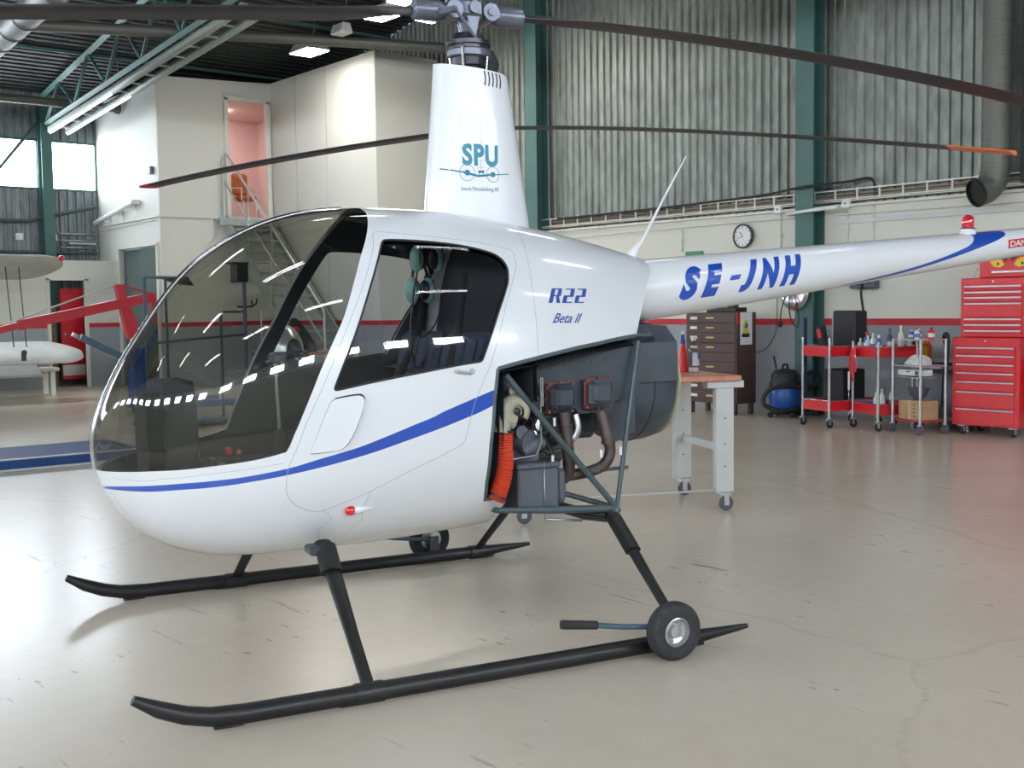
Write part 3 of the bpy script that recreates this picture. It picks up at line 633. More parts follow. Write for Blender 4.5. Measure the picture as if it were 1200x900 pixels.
    def x_th(x, z): zc, r = ax(x); return math.asin(max(-1, min(1, (z-zc)/r)))
    # swoosh given as (station x, angle): found on the port side of the cone
    UP = [(-2.118, -1.10), (-2.45, -.78), (-2.72, -.42), (-2.94, .02), (-3.035, .32), (-3.075, .72), (-3.10, 1.25)]
    LO = [(-3.30, 1.25), (-3.34, .82), (-3.28, .46), (-3.13, .08), (-2.90, -.34), (-2.60, -.80), (-2.30, -1.12)]
    sw_poly = catmull(UP+LO, 4, True)
    V = []; E_ = []; q = sw_poly; V = [(p[0], p[1]*.1) for p in q]; E_ = [(i, (i+1) % len(q)) for i in range(len(q))]
    C = np.array(V); b = len(V); V += [(x0, -PI*.1), (x1, -PI*.1), (x1, PI*.1), (x0, PI*.1)]; E_ += [(b, b+1), (b+1, b+2), (b+2, b+3), (b+3, b)]
    g = np.array([(x, t*.1) for x in np.linspace(x0, x1, 60) for t in np.linspace(-PI, PI, 49)])
    d = np.min(np.hypot(g[:, None, 0]-C[None, :, 0], g[:, None, 1]-C[None, :, 1]), 1); V += [tuple(p) for p in g[d > .012]]
    vs, _, fs, *_r = delaunay_2d_cdt([Vector(p) for p in V], E_, [], 0, 1e-5)
    A = np.array([(p.x, p.y*10) for p in vs]); T = [list(f) for f in fs]; cc = np.array([A[t].mean(0) for t in T]); ins = inside(sw_poly, cc[:, 0], cc[:, 1])
    ins |= inside([(x, -t+0*PI) for x, t in sw_poly], cc[:, 0], cc[:, 1]) & False
    m = MB(); m.v = [cone(a, t) for a, t in A]; m.f = T; m.m = [int(i) for i in ins]; m.sm = [True]*len(T)
    tc = m.build('tail_cone', [WHITE, BLUE], h)
    if detail:
        V = []; Fc = []
        for chx, ua, ub in (('S', -.004, .136), ('E', .130, .274), ('-', .296, .374), ('J', .362, .494), ('N', .480, .636), ('H', .624, .778)):
            v1, f1 = text2d(chx, 1, shear=.46, offset=.07, maxlen=.12); v1 = fit2d(v1, ub-ua, .156 if chx != '-' else .024, ua, 0 if chx != '-' else .066); n1 = len(V); V += v1; Fc += [[i+n1 for i in f] for f in f1]
        def on_cone(u, v):
            x = -1.025-u; zc, r = ax(x); v = (v-.075)*(1-.05*u/.77)+.010; th = math.asin(max(-1, min(1, v/r))); return cone(x, th, .0015)
        decal('lettering', V, Fc, BLUE, tc, on_cone, 'blue registration letters SE-JNH')
        m = MB(); P = []
        for i in range(9):
            for j in range(7): P.append(cone(-3.335-.29*i/8, -.28+.58*j/6, .0012))
        m.add(P, [(i*7+j, i*7+j+1, (i+1)*7+j+1, (i+1)*7+j) for i in range(8) for j in range(6)]); dp = m.build('danger_plate', REDBAND, tc, fixn=False)
        V, Fc = text2d('DANGER', 1, offset=.02, maxlen=.12); V = fit2d(V, .26, .036)
        decal('lettering', V, Fc, PLUG, dp, lambda u, v: cone(-3.35-u, -.12+v/ax(-3.4-u)[1]*.9-.07, .0024), 'white DANGER letters')
    # fins and tail rotor at the end of the cone
    m = MB(); zc, r = ax(-4.2)
    m.prism([(-4.05, zc), (-4.30, zc), (-4.62, zc+.62), (-4.42, zc+.62)], -.012, .012, frame=((0, 0, 0), (1, 0, 0), (0, 0, 1), (0, 1, 0)))
    m.prism([(-4.05, zc), (-4.30, zc), (-4.48, zc-.52), (-4.32, zc-.52)], -.012, .012, frame=((0, 0, 0), (1, 0, 0), (0, 0, 1), (0, 1, 0))); m.build('tail_fin', WHITE, h)
    m = MB(); m.box((-4.18, -.36, zc+.02), (.22, .62, .018), bev=.006); m.build('stabiliser', WHITE, h)
    m = MB(); m.cyl((-4.34, .02, zc), (-4.34, .24, zc), .03).sphere((-4.34, .05, zc), .07); m.build('tail_gearbox', HUBM, h)
    for sg in (1, -1):
        m = MB(); m.prism([(-.05, .06), (.05, .06), (.05, .53), (-.05, .53)], -.006, .006, frame=((-4.34, .22, zc), (.8, 0, .6*sg), (-.6*sg*1, 0, .8*1) if sg > 0 else (-.6, 0, -.8), (0, 1, 0))); m.build('tail_rotor_blade', WHITE, h)
    # antenna and beacon
    m = MB(); m.tube([(-.835, 0, 1.59), (-.868, 0, 1.635), (-.90, 0, 1.675)], [.034, .022, .010], 12, flat=.5).tube([(-.895, 0, 1.66), (-1.03, 0, 1.885), (-1.165, 0, 2.095)], [.0085, .006, .0035], 8)
    m.build('whip_antenna', WHITE, h)
    zc, r = ax(-3.10); m = MB(); m.lathe([(.045, zc+r-.012), (.045, zc+r+.015), (.036, zc+r+.022)], c=(-3.105, 0, 0), n=20); bb = m.build('beacon_base', WHITE, h)
    MB().lathe([(.040, zc+r+.016), (.040, zc+r+.026), (.033, zc+r+.028)], c=(-3.105, 0, 0), n=20).build('beacon_collar', DGREY, bb)
    MB().lathe([(.031, zc+r+.026), (.034, zc+r+.045), (.034, zc+r+.07), (.028, zc+r+.088), (.015, zc+r+.098), (0, zc+r+.10)], c=(-3.105, 0, 0), n=20).build('beacon_lens', REDLENS, bb)
    # ---- skids and struts
    for sd in (1, -1):
        y = sd*.965; m = MB()
        xs_ = [-.775, -.70, -.52, -.35, .3, .9, 1.30, 1.42, 1.50, 1.58, 1.66]; zs_ = [.046, .043, .037, .036, .036, .036, .037, .045, .064, .096, .140]; rs_ = [.010, .016, .028, .033, .033, .033, .033, .032, .031, .028, .016]
        m.tube([(a, y, b) for a, b in zip(xs_, zs_)], rs_, 16)
        sk = m.build('skid', SKID, h)
        for a in (.93, -.50, 1.36): MB().box((a, y, .009), (.10, .035, .012), bev=.003).build('skid_shoe', BLACK, sk)
        for a in (.87, -.455): MB().tube([(a-.05, y, .036), (a+.05, y, .036)], .0375, 16).build('skid_sleeve', BLACK, sk)
        fs_ = MB(); fs_.tube([(.87, y, .05), (.862, sd*.78, .185), (.85, sd*.46, .435), (.848, sd*.40, .46)], [.024, .026, .036, .036], 14, flat=.55, up=(1, 0, 0)); fs_.tube([(.86, sd*.545, .375), (.85, sd*.44, .455)], .043, 14, flat=.62, up=(1, 0, 0)); fs_.build('front_strut', SKID, h)
        rs2 = MB(); rs2.tube([(-.455, y, .05), (-.457, sd*.75, .21), (-.46, sd*.50, .40), (-.46, sd*.43, .447)], [.022, .024, .029, .030], 14, flat=.6, up=(1, 0, 0)); rs2.tube([(-.458, sd*.60, .325), (-.46, sd*.44, .445)], .038, 14, flat=.65, up=(1, 0, 0)); rs2.build('rear_strut', SKID, h)
        cz = MB(); c0 = skin_line([(.545, -.93)], sd, .001)[0]; cz.box((c0[0]-.0, sd*.43, .445), (.10, .09, .035), bev=.008); cz.build('strut_collar', DGREY, h)
    MB().tube([(-.46, .45, .447), (-.46, .2, .42), (-.46, -.2, .42), (-.46, -.45, .447)], .026, 12).tube([(-.30, .30, .47), (-.44, .40, .45)], .018, 8).tube([(-.12, .1, .47), (-.44, .1, .43)], .018, 8).build('rear_cross_tube', SKID, h)
    # ---- engine bay
    for sd in (1, -1):
        fr = MB(); BRp = (-.49, sd*.42, .480)
        fr.tube([(.085, sd*.49, 1.095), (-.2, sd*.455, .787), BRp], .0135, 12)
        fr.tube([(-.630, sd*.385, 1.212), BRp], .0105, 12)
        fr.tube([(.118, sd*.47, .533), (-.15, sd*.455, .508), BRp], [.012, .0165, .0165], 12)
        fr.tube([(-.345, sd*.430, .655), (-.575, sd*.375, .650)], .0085, 10)
        fr.tube([BRp, (-.46, sd*.43, .45)], .022, 10)
        fr.build('engine_frame', STEELG, h)
    MB().tube([(-.49, .42, .480), (-.49, -.42, .480)], .0135, 12).tube([(.10, .42, .525), (.10, -.42, .525)], .0135, 12).build('frame_cross_member', STEELG, h)
    cb = MB(); cb.box((-.30, 0, .88), (.56, .26, .24), bev=.03); cb.box((-.25, 0, .71), (.36, .22, .14), bev=.04)
    cb.cyl((-.60, 0, .95), (-.70, 0, .95), .10); eng = cb.build('crankcase', DGREY, h)
    for sd in (1, -1):
        for xc, zc_ in ((-.228, .978), (-.418, .990)):
            cl = MB()
            for q in range(11): cl.box((xc, sd*(.145+q*.020), zc_-.01), (.155, .007, .155), bev=.003)
            cl.box((xc, sd*.24, zc_-.01), (.12, .22, .12), bev=.01); cl.build('cylinder', DGREY, eng)
            vc = MB(); vc.box((xc, sd*.405, zc_), (.122, .05, .125), bev=.036); vc.box((xc, sd*.425, zc_+.004), (.095, .04, .10), bev=.03); vco = vc.build('valve_cover', DGREY, eng)
            gk = MB(); gk.box((xc, sd*.380, zc_), (.134, .006, .137), bev=.03)
            for a, b in ((-.058, -.058), (.058, -.058), (-.058, .058), (.058, .058), (0, -.066), (0, .066)): gk.cyl((xc+a, sd*.38, zc_+b), (xc+a, sd*.396, zc_+b), .007, n=8)
            gk.build('cover_gasket', REDGASK, vco)
        sh = MB(); pol = [(-.085, 1.02), (-.11, 1.085), (-.15, 1.12), (-.20, 1.135), (-.64, 1.19), (-.66, .97), (-.53, .945), (-.50, .905), (-.345, .90), (-.315, .93), (-.29, .895), (-.16, .89), (-.13, .93)]
        sh.prism(pol, .345, .353, frame=((0, 0, 0), (1, 0, 0), (0, 0, 1), (0, sd, 0)))
        sh.tube([(-.085, sd*.349, 1.02), (-.11, sd*.349, 1.085), (-.15, sd*.349, 1.12), (-.20, sd*.349, 1.135), (-.64, sd*.349, 1.19)], .006, 6)
        for q in range(7): sh.cyl((-.2-.07*q, sd*.351, 1.105+.008*q), (-.2-.07*q, sd*.357, 1.105+.008*q), .006, n=8)
        sh.prism([(-.45, .90), (-.66, .97), (-.66, .80), (-.56, .76), (-.50, .80)], .30, .31, frame=((0, 0, 0), (1, 0, 0), (0, 0, 1), (0, sd, 0)))
        sh.build('cooling_shroud', DGREY, h)
        ex = MB(); ex.tube(catmull([(-.235, sd*.40, .915), (-.243, sd*.415, .80), (-.255, sd*.41, .69), (-.26, sd*.38, .635), (-.23, sd*.33, .615)], 4), .027, 14)
        ex.tube(catmull([(-.425, sd*.40, .91), (-.44, sd*.415, .81), (-.462, sd*.415, .735), (-.435, sd*.405, .675), (-.37, sd*.395, .650), (-.30, sd*.385, .640), (-.25, sd*.375, .635)], 4), .025, 14)
        for p in ((-.24, sd*.412, .86), (-.452, sd*.415, .775)): ex.cyl((p[0], p[1], p[2]-.008), (p[0], p[1], p[2]+.008), .031)
        ex.build('exhaust_pipe', RUST, eng)
        it = MB(); it.tube(catmull([(-.31, sd*.37, .90), (-.315, sd*.38, .83), (-.27, sd*.36, .775), (-.20, sd*.28, .74)], 4), .019, 12); it.tube(catmull([(-.12, sd*.37, .89), (-.11, sd*.38, .83), (-.08, sd*.36, .78), (-.04, sd*.28, .75)], 4), .022, 12); it.build('intake_pipe', ALU, eng)
    # blower casting, red duct hose, oil box, wiring and plumbing in the port bay
    c0 = Vector((.026, .455, .938)); bm_ = MB(); pr = []
    for i in range(22):
        a = -1.4+i/21*5.2; pr.append(c0+Vector((.042*math.cos(a), 0, .042*math.sin(a))))
    bm_.tube(pr, [.026+.010*(1-i/21) for i in range(22)], 12)
    bm_.tube([c0+Vector((.040, 0, .0)), c0+Vector((.062, .005, -.05)), c0+Vector((.068, .008, -.085))], [.030, .036, .040], 14); bm_.box(c0+Vector((.01, 0, .085)), (.03, .02, .03), bev=.004)
    blw = bm_.build('blower_casting', MAG, h)
    MB().lathe([(.034, -.005), (.034, .024), (.026, .027), (.024, .014), (.018, .014), (.016, .022), (.008, .026), (0, .026)], c=c0, axis=(0, 1, 0), n=24).build('blower_inlet', BLACK, blw)
    hp = catmull([(.078, .462, .862), (.082, .464, .80), (.080, .464, .73), (.088, .465, .67), (.108, .467, .615), (.128, .468, .575)], 14); rr = [.036+.0026*(1 if i % 2 else -1) for i in range(len(hp))]
    hs = MB().tube(hp, rr, 16).build('duct_hose', ORHOSE, h)
    MB().lathe([(.040, -.006), (.040, .006)], c=(.078, .462, .858), n=20).lathe([(.041, -.004), (.041, .004)], c=(.120, .467, .590), axis=(.45, 0, -.9), n=20).build('hose_clamp', BLACK, hs)
    ob = MB(); ob.box((-.092, .375, .595), (.195, .13, .19), bev=.008); ob.box((-.092, .375, .700), (.21, .145, .022), bev=.006); ob.box((-.215, .37, .60), (.05, .10, .15), bev=.015)
    bx_ = ob.build('battery_box', MGREY, h); MB().tube([(-.115, .445, .72), (-.115, .447, .47)], .003, 6).tube([(-.115, .445, .47), (-.30, .44, .445)], .006, 6).build('tie_rod', ALU, bx_)
    wr = MB(); random.seed(3)
    for k_ in range(26):
        a = Vector((random.uniform(-.17, .08), random.uniform(.18, .42), random.uniform(.74, 1.08))); pts = [a]
        for _ in range(4): a = a+Vector((random.uniform(-.07, .07), random.uniform(-.03, .03), random.uniform(-.08, .04))); pts.append(Vector(a))
        for p in pts: p.y = min(p.y, .43); p.x = max(-.55, min(.09, p.x)); p.z = max(.62, p.z)
        wr.tube(catmull([tuple(p) for p in pts], 3), random.choice((.004, .006, .009)), 6)
    wr.build('cable_bundle', CABLE, h)['kind'] = 'stuff'
    ac = MB(); ac.cyl((.0, .30, .82), (-.06, .42, .80), .05).cyl((-.03, .22, 1.0), (-.03, .33, 1.0), .055).box((-.05, .30, .74), (.16, .16, .07), bev=.01).cyl((-.13, .40, .80), (-.03, .40, .76), .032)
    ac.sphere((.03, .40, 1.045), .035).cyl((-.02, .40, .845), (-.02, .43, .845), .028); ac.build('engine_accessories', MGREY, eng)
    MB().tube([(-.105, .44, 1.07), (-.105, .44, .80), (-.08, .44, .745), (.05, .44, .735)], .0035, 6).tube([(-.115, .44, 1.07), (-.115, .44, .95)], .0035, 6).tube([(-.105, .44, 1.07), (-.115, .44, 1.07)], .0035, 6).build('fuel_line', ALU, h)
    MB().lathe([(.055, 0), (.05, .05), (.045, .055)], c=(.01, .30, .74), axis=(.5, .8, -.2), n=20).build('carburettor_ring', CHROME, eng)
    for p in ((-.165, .43, .72), (-.40, .44, .73), (-.50, .44, .735), (-.175, .43, .88)): MB().box(p, (.012, .004, .035)).build('paper_tag', PLUG, h)
    # fan scroll
    fs_ = MB(); prof = []
    fs_.lathe([(.06, .0), (.20, .0), (.262, .02), (.275, .06), (.282, .12), (.282, .20), (.272, .25), (.25, .275)], c=(-.655, 0, 1.005), axis=(-1, 0, 0), n=48, cap=False)
    fs_.prism([(.0, .0), (.30, .02), (.29, .20), (.20, .275), (.0, .29)], 0, .24, frame=((-.665, -.0, 1.0), (0, 1, 0), (0, 0, 1), (-1, 0, 0)))
    fs_.tube([(-.79, .283*math.cos(a), 1.005+.283*math.sin(a)) for a in np.linspace(0, 2*PI, 49)[:-1]], .005, 6, closed=True)
    fs_.box((-.72, .20, 1.215), (.17, .17, .07), R=Matrix.Rotation(.25, 3, 'X'), bev=.03)
    fan = fs_.build('fan_scroll', DGREY, h)
    MB().lathe([(.25, .273), (.262, .28), (.262, .292), (.24, .30), (.225, .29), (.225, .26)], c=(-.655, 0, 1.005), axis=(-1, 0, 0), n=48, cap=False).build('fan_inlet_lip', MAG, fan)
    MB().lathe([(.07, .22), (.07, .30), (0, .32)], c=(-.655, 0, 1.005), axis=(-1, 0, 0), n=24).build('fan_nose_cone', BLACK, fan)
    if detail:
        # R22 and Beta II on the upper cowling
        def poly_letters(polys, w, h_):
            V = []; Fc = []
            for p in polys:
                b_ = len(V); V += [(a*w, b2*h_) for a, b2 in p]; Fc.append(list(range(b_, b_+len(p))))
            return V, Fc
        def two(o): return [[(o+.05, 1), (o+.05, .92), (o+.62, .92), (o+.66, .88), (o+.66, 1)], [(o+.66, 1), (o+.40, 1), (o+.40, .93), (o+.40, .46), (o+.66, .46), (o+.66, 1)],
                            [(o+.02, .52), (o+.02, .42), (o+.66, .42), (o+.66, .52)], [(o, 0), (o+.26, 0), (o+.26, .46), (o+.0, .46)], [(o, 0), (o+.64, 0), (o+.64, .08), (o, .08)]]
        R_ = [[(0, 0), (.25, 0), (.25, 1), (0, 1)], [(0, 1), (0, .92), (.66, .92), (.66, 1)], [(.44, .95), (.44, .48), (.68, .48), (.68, .97)], [(.1, .54), (.1, .46), (.66, .46), (.66, .54)], [(.36, .5), (.55, .5), (.74, 0), (.50, 0)]]
        polys = R_+two(.86)+two(1.66); mx_ = 2.32
        def shr(p): return [((a/mx_*.200+b_*.034), b_*.062) for a, b_ in p]
        V = []; Fc = []
        for p in polys: b_ = len(V); V += shr(p); Fc.append(list(range(b_, b_+len(p))))
        me_ = bmesh.new(); vv = [me_.verts.new((a, b_, 0)) for a, b_ in V]
        for f in Fc:
            try: me_.faces.new([vv[i] for i in f])
            except ValueError: pass
        bmesh.ops.triangulate(me_, faces=me_.faces); me_.verts.ensure_lookup_table()
        V = [(v.co.x, v.co.y) for v in me_.verts]; Fc = [[v.index for v in f.verts] for f in me_.faces]; me_.verts.index_update(); Fc = [[v.index for v in f.verts] for f in me_.faces]; me_.free()
        def on_skin(x, z, off=.0014): return (x, skin_y(x, z)+off, z)
        decal('lettering', V, Fc, NAVY, h, lambda u, v: on_skin(-.138-u, 1.386+v-u*.01), 'navy R22 lettering')
        V, Fc = text2d('Beta II', 1, shear=.8, offset=.012, maxlen=.3); V = fit2d(V, .175, .041)
        decal('lettering', V, Fc, NAVY, h, lambda u, v: on_skin(-.143-u, 1.302+v-u*.02), 'small navy Beta II lettering')
    return h
heli = helicopter('white helicopter with blue stripe on black skids, engine bay open, standing in the foreground', math.radians(-4))
# ------------------------------------------------------------------ hangar shell (X to the right-hand wall, Y along it)
XW, YF, XL, YB = 8.9, 18.5, -15., -12.
def roof_z(y): return 5.50+.16*(YF-y) if y > 3.2 else 5.50+.16*(YF-3.2)-.16*(3.2-y)
m = MB(); m.box(((XL+XW)/2, (YB+YF)/2, -.1), (XW-XL+.6, YF-YB+.6, .2)); struct('floor', m, FLOOR)
def corr(p0, p1, z0, z1, out, pitch=.135, amp=.028, ztop=None):
    """corrugated sheet between two ground points; ztop(t) gives a sloping head"""
    p0, p1, out = Vector(p0), Vector(p1), Vector(out); L = (p1-p0).length; n = max(1, int(L/pitch)); m = MB(); prof = []
    for i in range(n):
        for f, d in ((.0, 0), (.30, 0), (.42, 1), (.88, 1)): prof.append(((i+f)/n, d*amp))
    prof.append((1, 0)); vs = []
    for t, d in prof:
        q = p0.lerp(p1, t)+out*d; zt = ztop(q) if ztop else z1; vs += [(q.x, q.y, z0), (q.x, q.y, zt)]
    m.add(vs, [(2*i, 2*i+2, 2*i+3, 2*i+1) for i in range(len(prof)-1)])
    b = [(v[0]-out.x*.06, v[1]-out.y*.06, v[2]) for v in (vs[0], vs[1], vs[-2], vs[-1])]; m.add(b, [(0, 1, 3, 2)])
    return m
# right wall: corrugated sheet over a rendered wall with a grey dado and a red band
m = corr((XW, YB, 0), (XW, YF, 0), 2.53, 8, (-1, 0, 0), ztop=lambda q: roof_z(q.y)); struct('wall_right', m, CORR, fixn=False)
m = MB(); yc = (YB+YF)/2; ly = YF-YB
m.box((XW+.01, yc, .55), (.16, ly, 1.10), mi=1); m.box((XW+.01, yc, 1.14), (.164, ly, .08), mi=2); m.box((XW+.01, yc, 1.855), (.16, ly, 1.35), mi=0)
m.box((XW-.005, yc, 2.525), (.23, ly, .03), mi=0); struct('wall_right_lower', m, [CREAM, GREYWALL, REDBAND])
# far wall with its band of windows
zlo, zhi = 3.70, 4.65
m = corr((XL, YF, 0), (5.3, YF, 0), 0, zlo, (0, -1, 0), pitch=.16); struct('wall_far', m, CORRD, fixn=False)
m = corr((XL, YF, 0), (XW, YF, 0), zhi, roof_z(YF)+.05, (0, -1, 0), pitch=.16); struct('wall_far_head', m, CORRD, fixn=False)
wins = [(4.36, 5.28), (-.60, 4.18)]+[(-5.5-k*5+.0, -.80-k*5) for k in range(2)]+[(-15, -10.8)]
for i, (a, b) in enumerate(wins, 1):
    m = MB(); m.box(((a+b)/2, YF+.05, (zlo+zhi)/2), (b-a, .02, zhi-zlo)); w_ = struct('window_%d' % i, m, PANE)
    fr = MB()
    for z in (zlo+.02, zhi-.02): fr.box(((a+b)/2, YF+.01, z), (b-a, .08, .045))
    n = max(1, round((b-a)/1.6))
    for k in range(n+1): fr.box((a+(b-a)*k/n, YF+.01, (zlo+zhi)/2), (.04, .08, zhi-zlo))
    fr.build('window_frame', GREENST, w_)
# low partition in front of the far wall with a doorway
m = MB()
def lowbox(x0, x1, z0, z1, mi): m.box(((x0+x1)/2, 17.58, (z0+z1)/2), (x1-x0, .14, z1-z0), mi=mi)
for x0, x1 in ((-14.9, 3.93), (4.66, 5.30)):
    lowbox(x0, x1, 0, 1.10, 1); lowbox(x0, x1, 1.10, 1.18, 2); lowbox(x0, x1, 1.18, 2.34, 0)
lowbox(3.93, 4.66, 2.0, 2.34, 0); struct('wall_partition', m, [CREAM, GREYWALL, REDBAND])
fr = MB(); fr.box((3.95, 17.5, 1.0), (.06, .06, 2.0)); fr.box((4.64, 17.5, 1.0), (.06, .06, 2.0)); fr.box((4.295, 17.5, 2.0), (.75, .06, .06)); struct('trim_1', fr, CREAM)
# office block standing in the corner: faces A, B, C and D, each a panelled wall
def panelwall(name, p0, p1, z0, z1, thick, nrm, opening=None, z1b=None, joints=1.2):
    """vertical wall from p0 to p1 with an optional rectangular opening (t0,t1,za,zb) in metres along it"""
    p0, p1, nrm = Vector((*p0, 0)), Vector((*p1, 0)), Vector((*nrm, 0)); L = (p1-p0).length; U = (p1-p0)/L; m = MB()
    zt = lambda t: z1+(0 if z1b is None else (z1b-z1)*t/L)
    def quad(t0, t1, a, b, mi):
        fr_ = (p0, U, (0, 0, 1), -nrm); m.prism([(t0, a), (t1, a), (t1, b if b is not None else zt(t1)), (t0, b if b is not None else zt(t0))], 0, thick, frame=fr_, mi=mi)
    def col(t0, t1, za=0, zb=None):
        for a, b, mi in ((0, 1.10, 1), (1.10, 1.18, 2), (1.18, None, 0)):
            a2 = max(a, za); b2 = b if zb is None else min(b if b else 99, zb)
            if b2 is not None and b2 <= a2: continue
            quad(t0, t1, a2, b2, mi)
    if opening: t0, t1, a, b = opening; col(0, t0); col(t1, L); col(t0, t1, 0, a) if a > 0 else None; col(t0, t1, b, None)
    else: col(0, L)
    o = struct(name, m, [PANELW, GREYWALL, REDBAND]); j = MB(); t = joints
    while t < L-.6:
        if not opening or not (opening[0]-.02 < t < opening[1]+.02): q = p0+U*t+nrm*.002; j.box((q.x, q.y, (1.2+zt(t))/2), (.010, .010, zt(t)-1.2-.02))
        t += joints
    j.build('panel_joints', mat('joint_grey', (.42, .42, .40), .8), o); return o  # joints in a darker grey than the panels
TOP = 5.60
panelwall('wall_office_side', (5.3, 18.5), (5.3, 15.63), 0, 5.22, .12, (-1, 0), opening=(1.0, 2.86, 0, 2.55), z1b=5.50)
panelwall('wall_office_end', (5.303, 15.6), (7.53, 15.6), 0, 5.50, .12, (0, -1), opening=(1.28, 2.16, 3.10, 5.25), z1b=TOP, joints=9)
panelwall('wall_office_front', (7.53, 15.72), (7.53, 12.10), 0, TOP, .12, (-1, 0), joints=1.05)
panelwall('wall_office_return', (7.533, 12.07), (8.82, 12.07), 0, TOP, .12, (0, -1), joints=9)
m = MB(); m.box((8.2, 15.3, TOP-.06), (1.2, 6.3, .06)); m.box((6.45, 17.1, 5.38), (2.3, 2.7, .05)); struct('ceiling_office', m, PANELW)
# sliding door leaves in face A
d = MB(); d.box((5.36, 16.15, 1.27), (.05, .92, 2.52)); d.box((5.40, 17.0, 1.27), (.05, .95, 2.52)); dd = struct('door_1', d, OPDOOR)
m = MB(); m.box((5.29, 15.72, 1.29), (.05, .07, 2.58)); m.box((5.29, 17.49, 1.29), (.05, .05, 2.58)); m.box((5.29, 16.6, 2.58), (.05, 1.84, .06)); m.build('door_frame', CREAM, dd)
# upstairs doorway frame and the pink room behind
m = MB(); m.box((6.60, 15.57, 4.17), (.07, .08, 2.16)); m.box((7.44, 15.57, 4.17), (.07, .08, 2.16)); m.box((7.02, 15.57, 5.24), (.9, .08, .07)); struct('trim_2', m, CREAM)
m = MB(); m.box((7.0, 17.9, 4.15), (3.2, .06, 2.3)); m.box((5.55, 16.8, 4.15), (.06, 2.2, 2.3)); m.box((8.5, 16.8, 4.15), (.06, 2.2, 2.3)); m.box((7.0, 16.75, 5.27), (3.0, 2.2, .05)); m.box((7.05, 17.86, 4.1), (.02, .01, 2.2)); struct('wall_pink_room', m, PINK)
m = MB(); m.box((7.0, 16.8, 3.03), (3.1, 2.3, .10)); struct('floor_upper', m, mat('grey_carpet_floor', (.22, .22, .22), .9))
# roof deck and trusses
m = MB()
def deck(y0, y1):
    n = int(abs(y1-y0)/.18); vs = []
    for i in range(n+1):
        for f, dz in ((0, 0), (.45, 0), (.5, .05), (.95, .05)):
            y = y0+(y1-y0)*(i+f)/n; vs += [(XL, y, roof_z(y)+dz), (XW, y, roof_z(y)+dz)]
    m.add(vs, [(2*i, 2*i+1, 2*i+3, 2*i+2) for i in range(len(vs)//2-1)])
deck(YF, 3.2); deck(YB, 3.2); m.box(((XL+XW)/2, (YB+YF)/2, 8.3), (XW-XL, YF-YB, .05)); struct('ceiling', m, DECK, fixn=False)
def truss(x):
    t = thing('roof_truss', TL.pop(0), 'truss', (x, 0, 0), group='green steel roof trusses')
    ch = MB(); ch.tube([(0, 18.35, roof_z(18.35)-.09), (0, 3.2, roof_z(3.2)-.09), (0, -11.9, roof_z(-11.9)-.09)], .065, 4); ch.build('top_chord', GREENST, t)
    zb = lambda y: 4.90+.09*(18.3-y) if y > 3.2 else 4.90+.09*15.1-.09*(3.2-y)
    b = MB(); b.tube([(0, 18.3, zb(18.3)), (0, 3.2, zb(3.2)), (0, -11.8, zb(-11.8))], .055, 4); b.build('bottom_chord', GREENST, t)
    w_ = MB(); n = 20; ys = np.linspace(18.2, -11.7, n*2+1)
    for i in range(len(ys)-1):
        a, c = ys[i], ys[i+1]; pa = roof_z(a)-.1 if i % 2 else zb(a); pb = zb(c) if i % 2 else roof_z(c)-.1
        w_.tube([(0, a, pa), (0, c, pb)], .028, 6)
    w_.build('web_members', GREENST, t)
TL = ['green lattice roof truss running from the far window wall over the long twin light fitting', 'second green lattice roof truss, out to the left of the first', 'third green lattice roof truss over the open left part of the hangar', 'fourth green lattice roof truss nearest the left-hand wall']
for x in (4.27, -.73, -5.73, -10.73): truss(x)
pu = MB()
for y in (16.2, 13.6, 11.0, 8.4, 5.8): pu.box(((XL+XW)/2, y, roof_z(y)-.035), (XW-XL-.1, .06, .05))
struct('trim_3', pu, GREENST)
# columns
def hcol(name, x, y, z1, face, label, w=.26, d=.22):
    m = MB(); fx, fy = face
    # web and two flanges; face is the direction the front flange looks
    for s_ in (-1, 1): m.box((x+fx*s_*d/2, y+fy*s_*d/2, z1/2), (.016 if fx else w, w if fx else .016, z1))
    m.box((x, y, z1/2), (d if fx else .012, .012 if fx else d, z1)); o = m.build(name, GREENST); return tag(o, label, 'column', 'green steel wall columns')
for y, lb in ((9.40, 'green steel column on the corrugated wall just right of the white mast fairing'), (4.40, 'green steel column running down behind the tail cone beside the round clock'), (-.6, 'green steel column on the right wall past the red tool chests'), (14.4, 'green steel column on the right wall hidden behind the office block'), (-5.6, 'green steel column on the right wall nearest the back of the hangar')):
    hcol('steel_column', XW-.20, y, roof_z(y)-.15 if y != 14.4 else 5.4, (-1, 0), lb) if y != 14.4 else None
for x, lb in ((4.27, 'green steel column between the two bright windows at the far left'), (-.73, 'green steel column on the far wall, next to the left of the window pair'), (-5.73, 'green steel column on the far wall, midway along the windows'), (-10.73, 'green steel column on the far wall nearest the left corner')):
    hcol('steel_column', x, YF-.18, roof_z(YF)-.2, (0, -1), lb, w=.20)
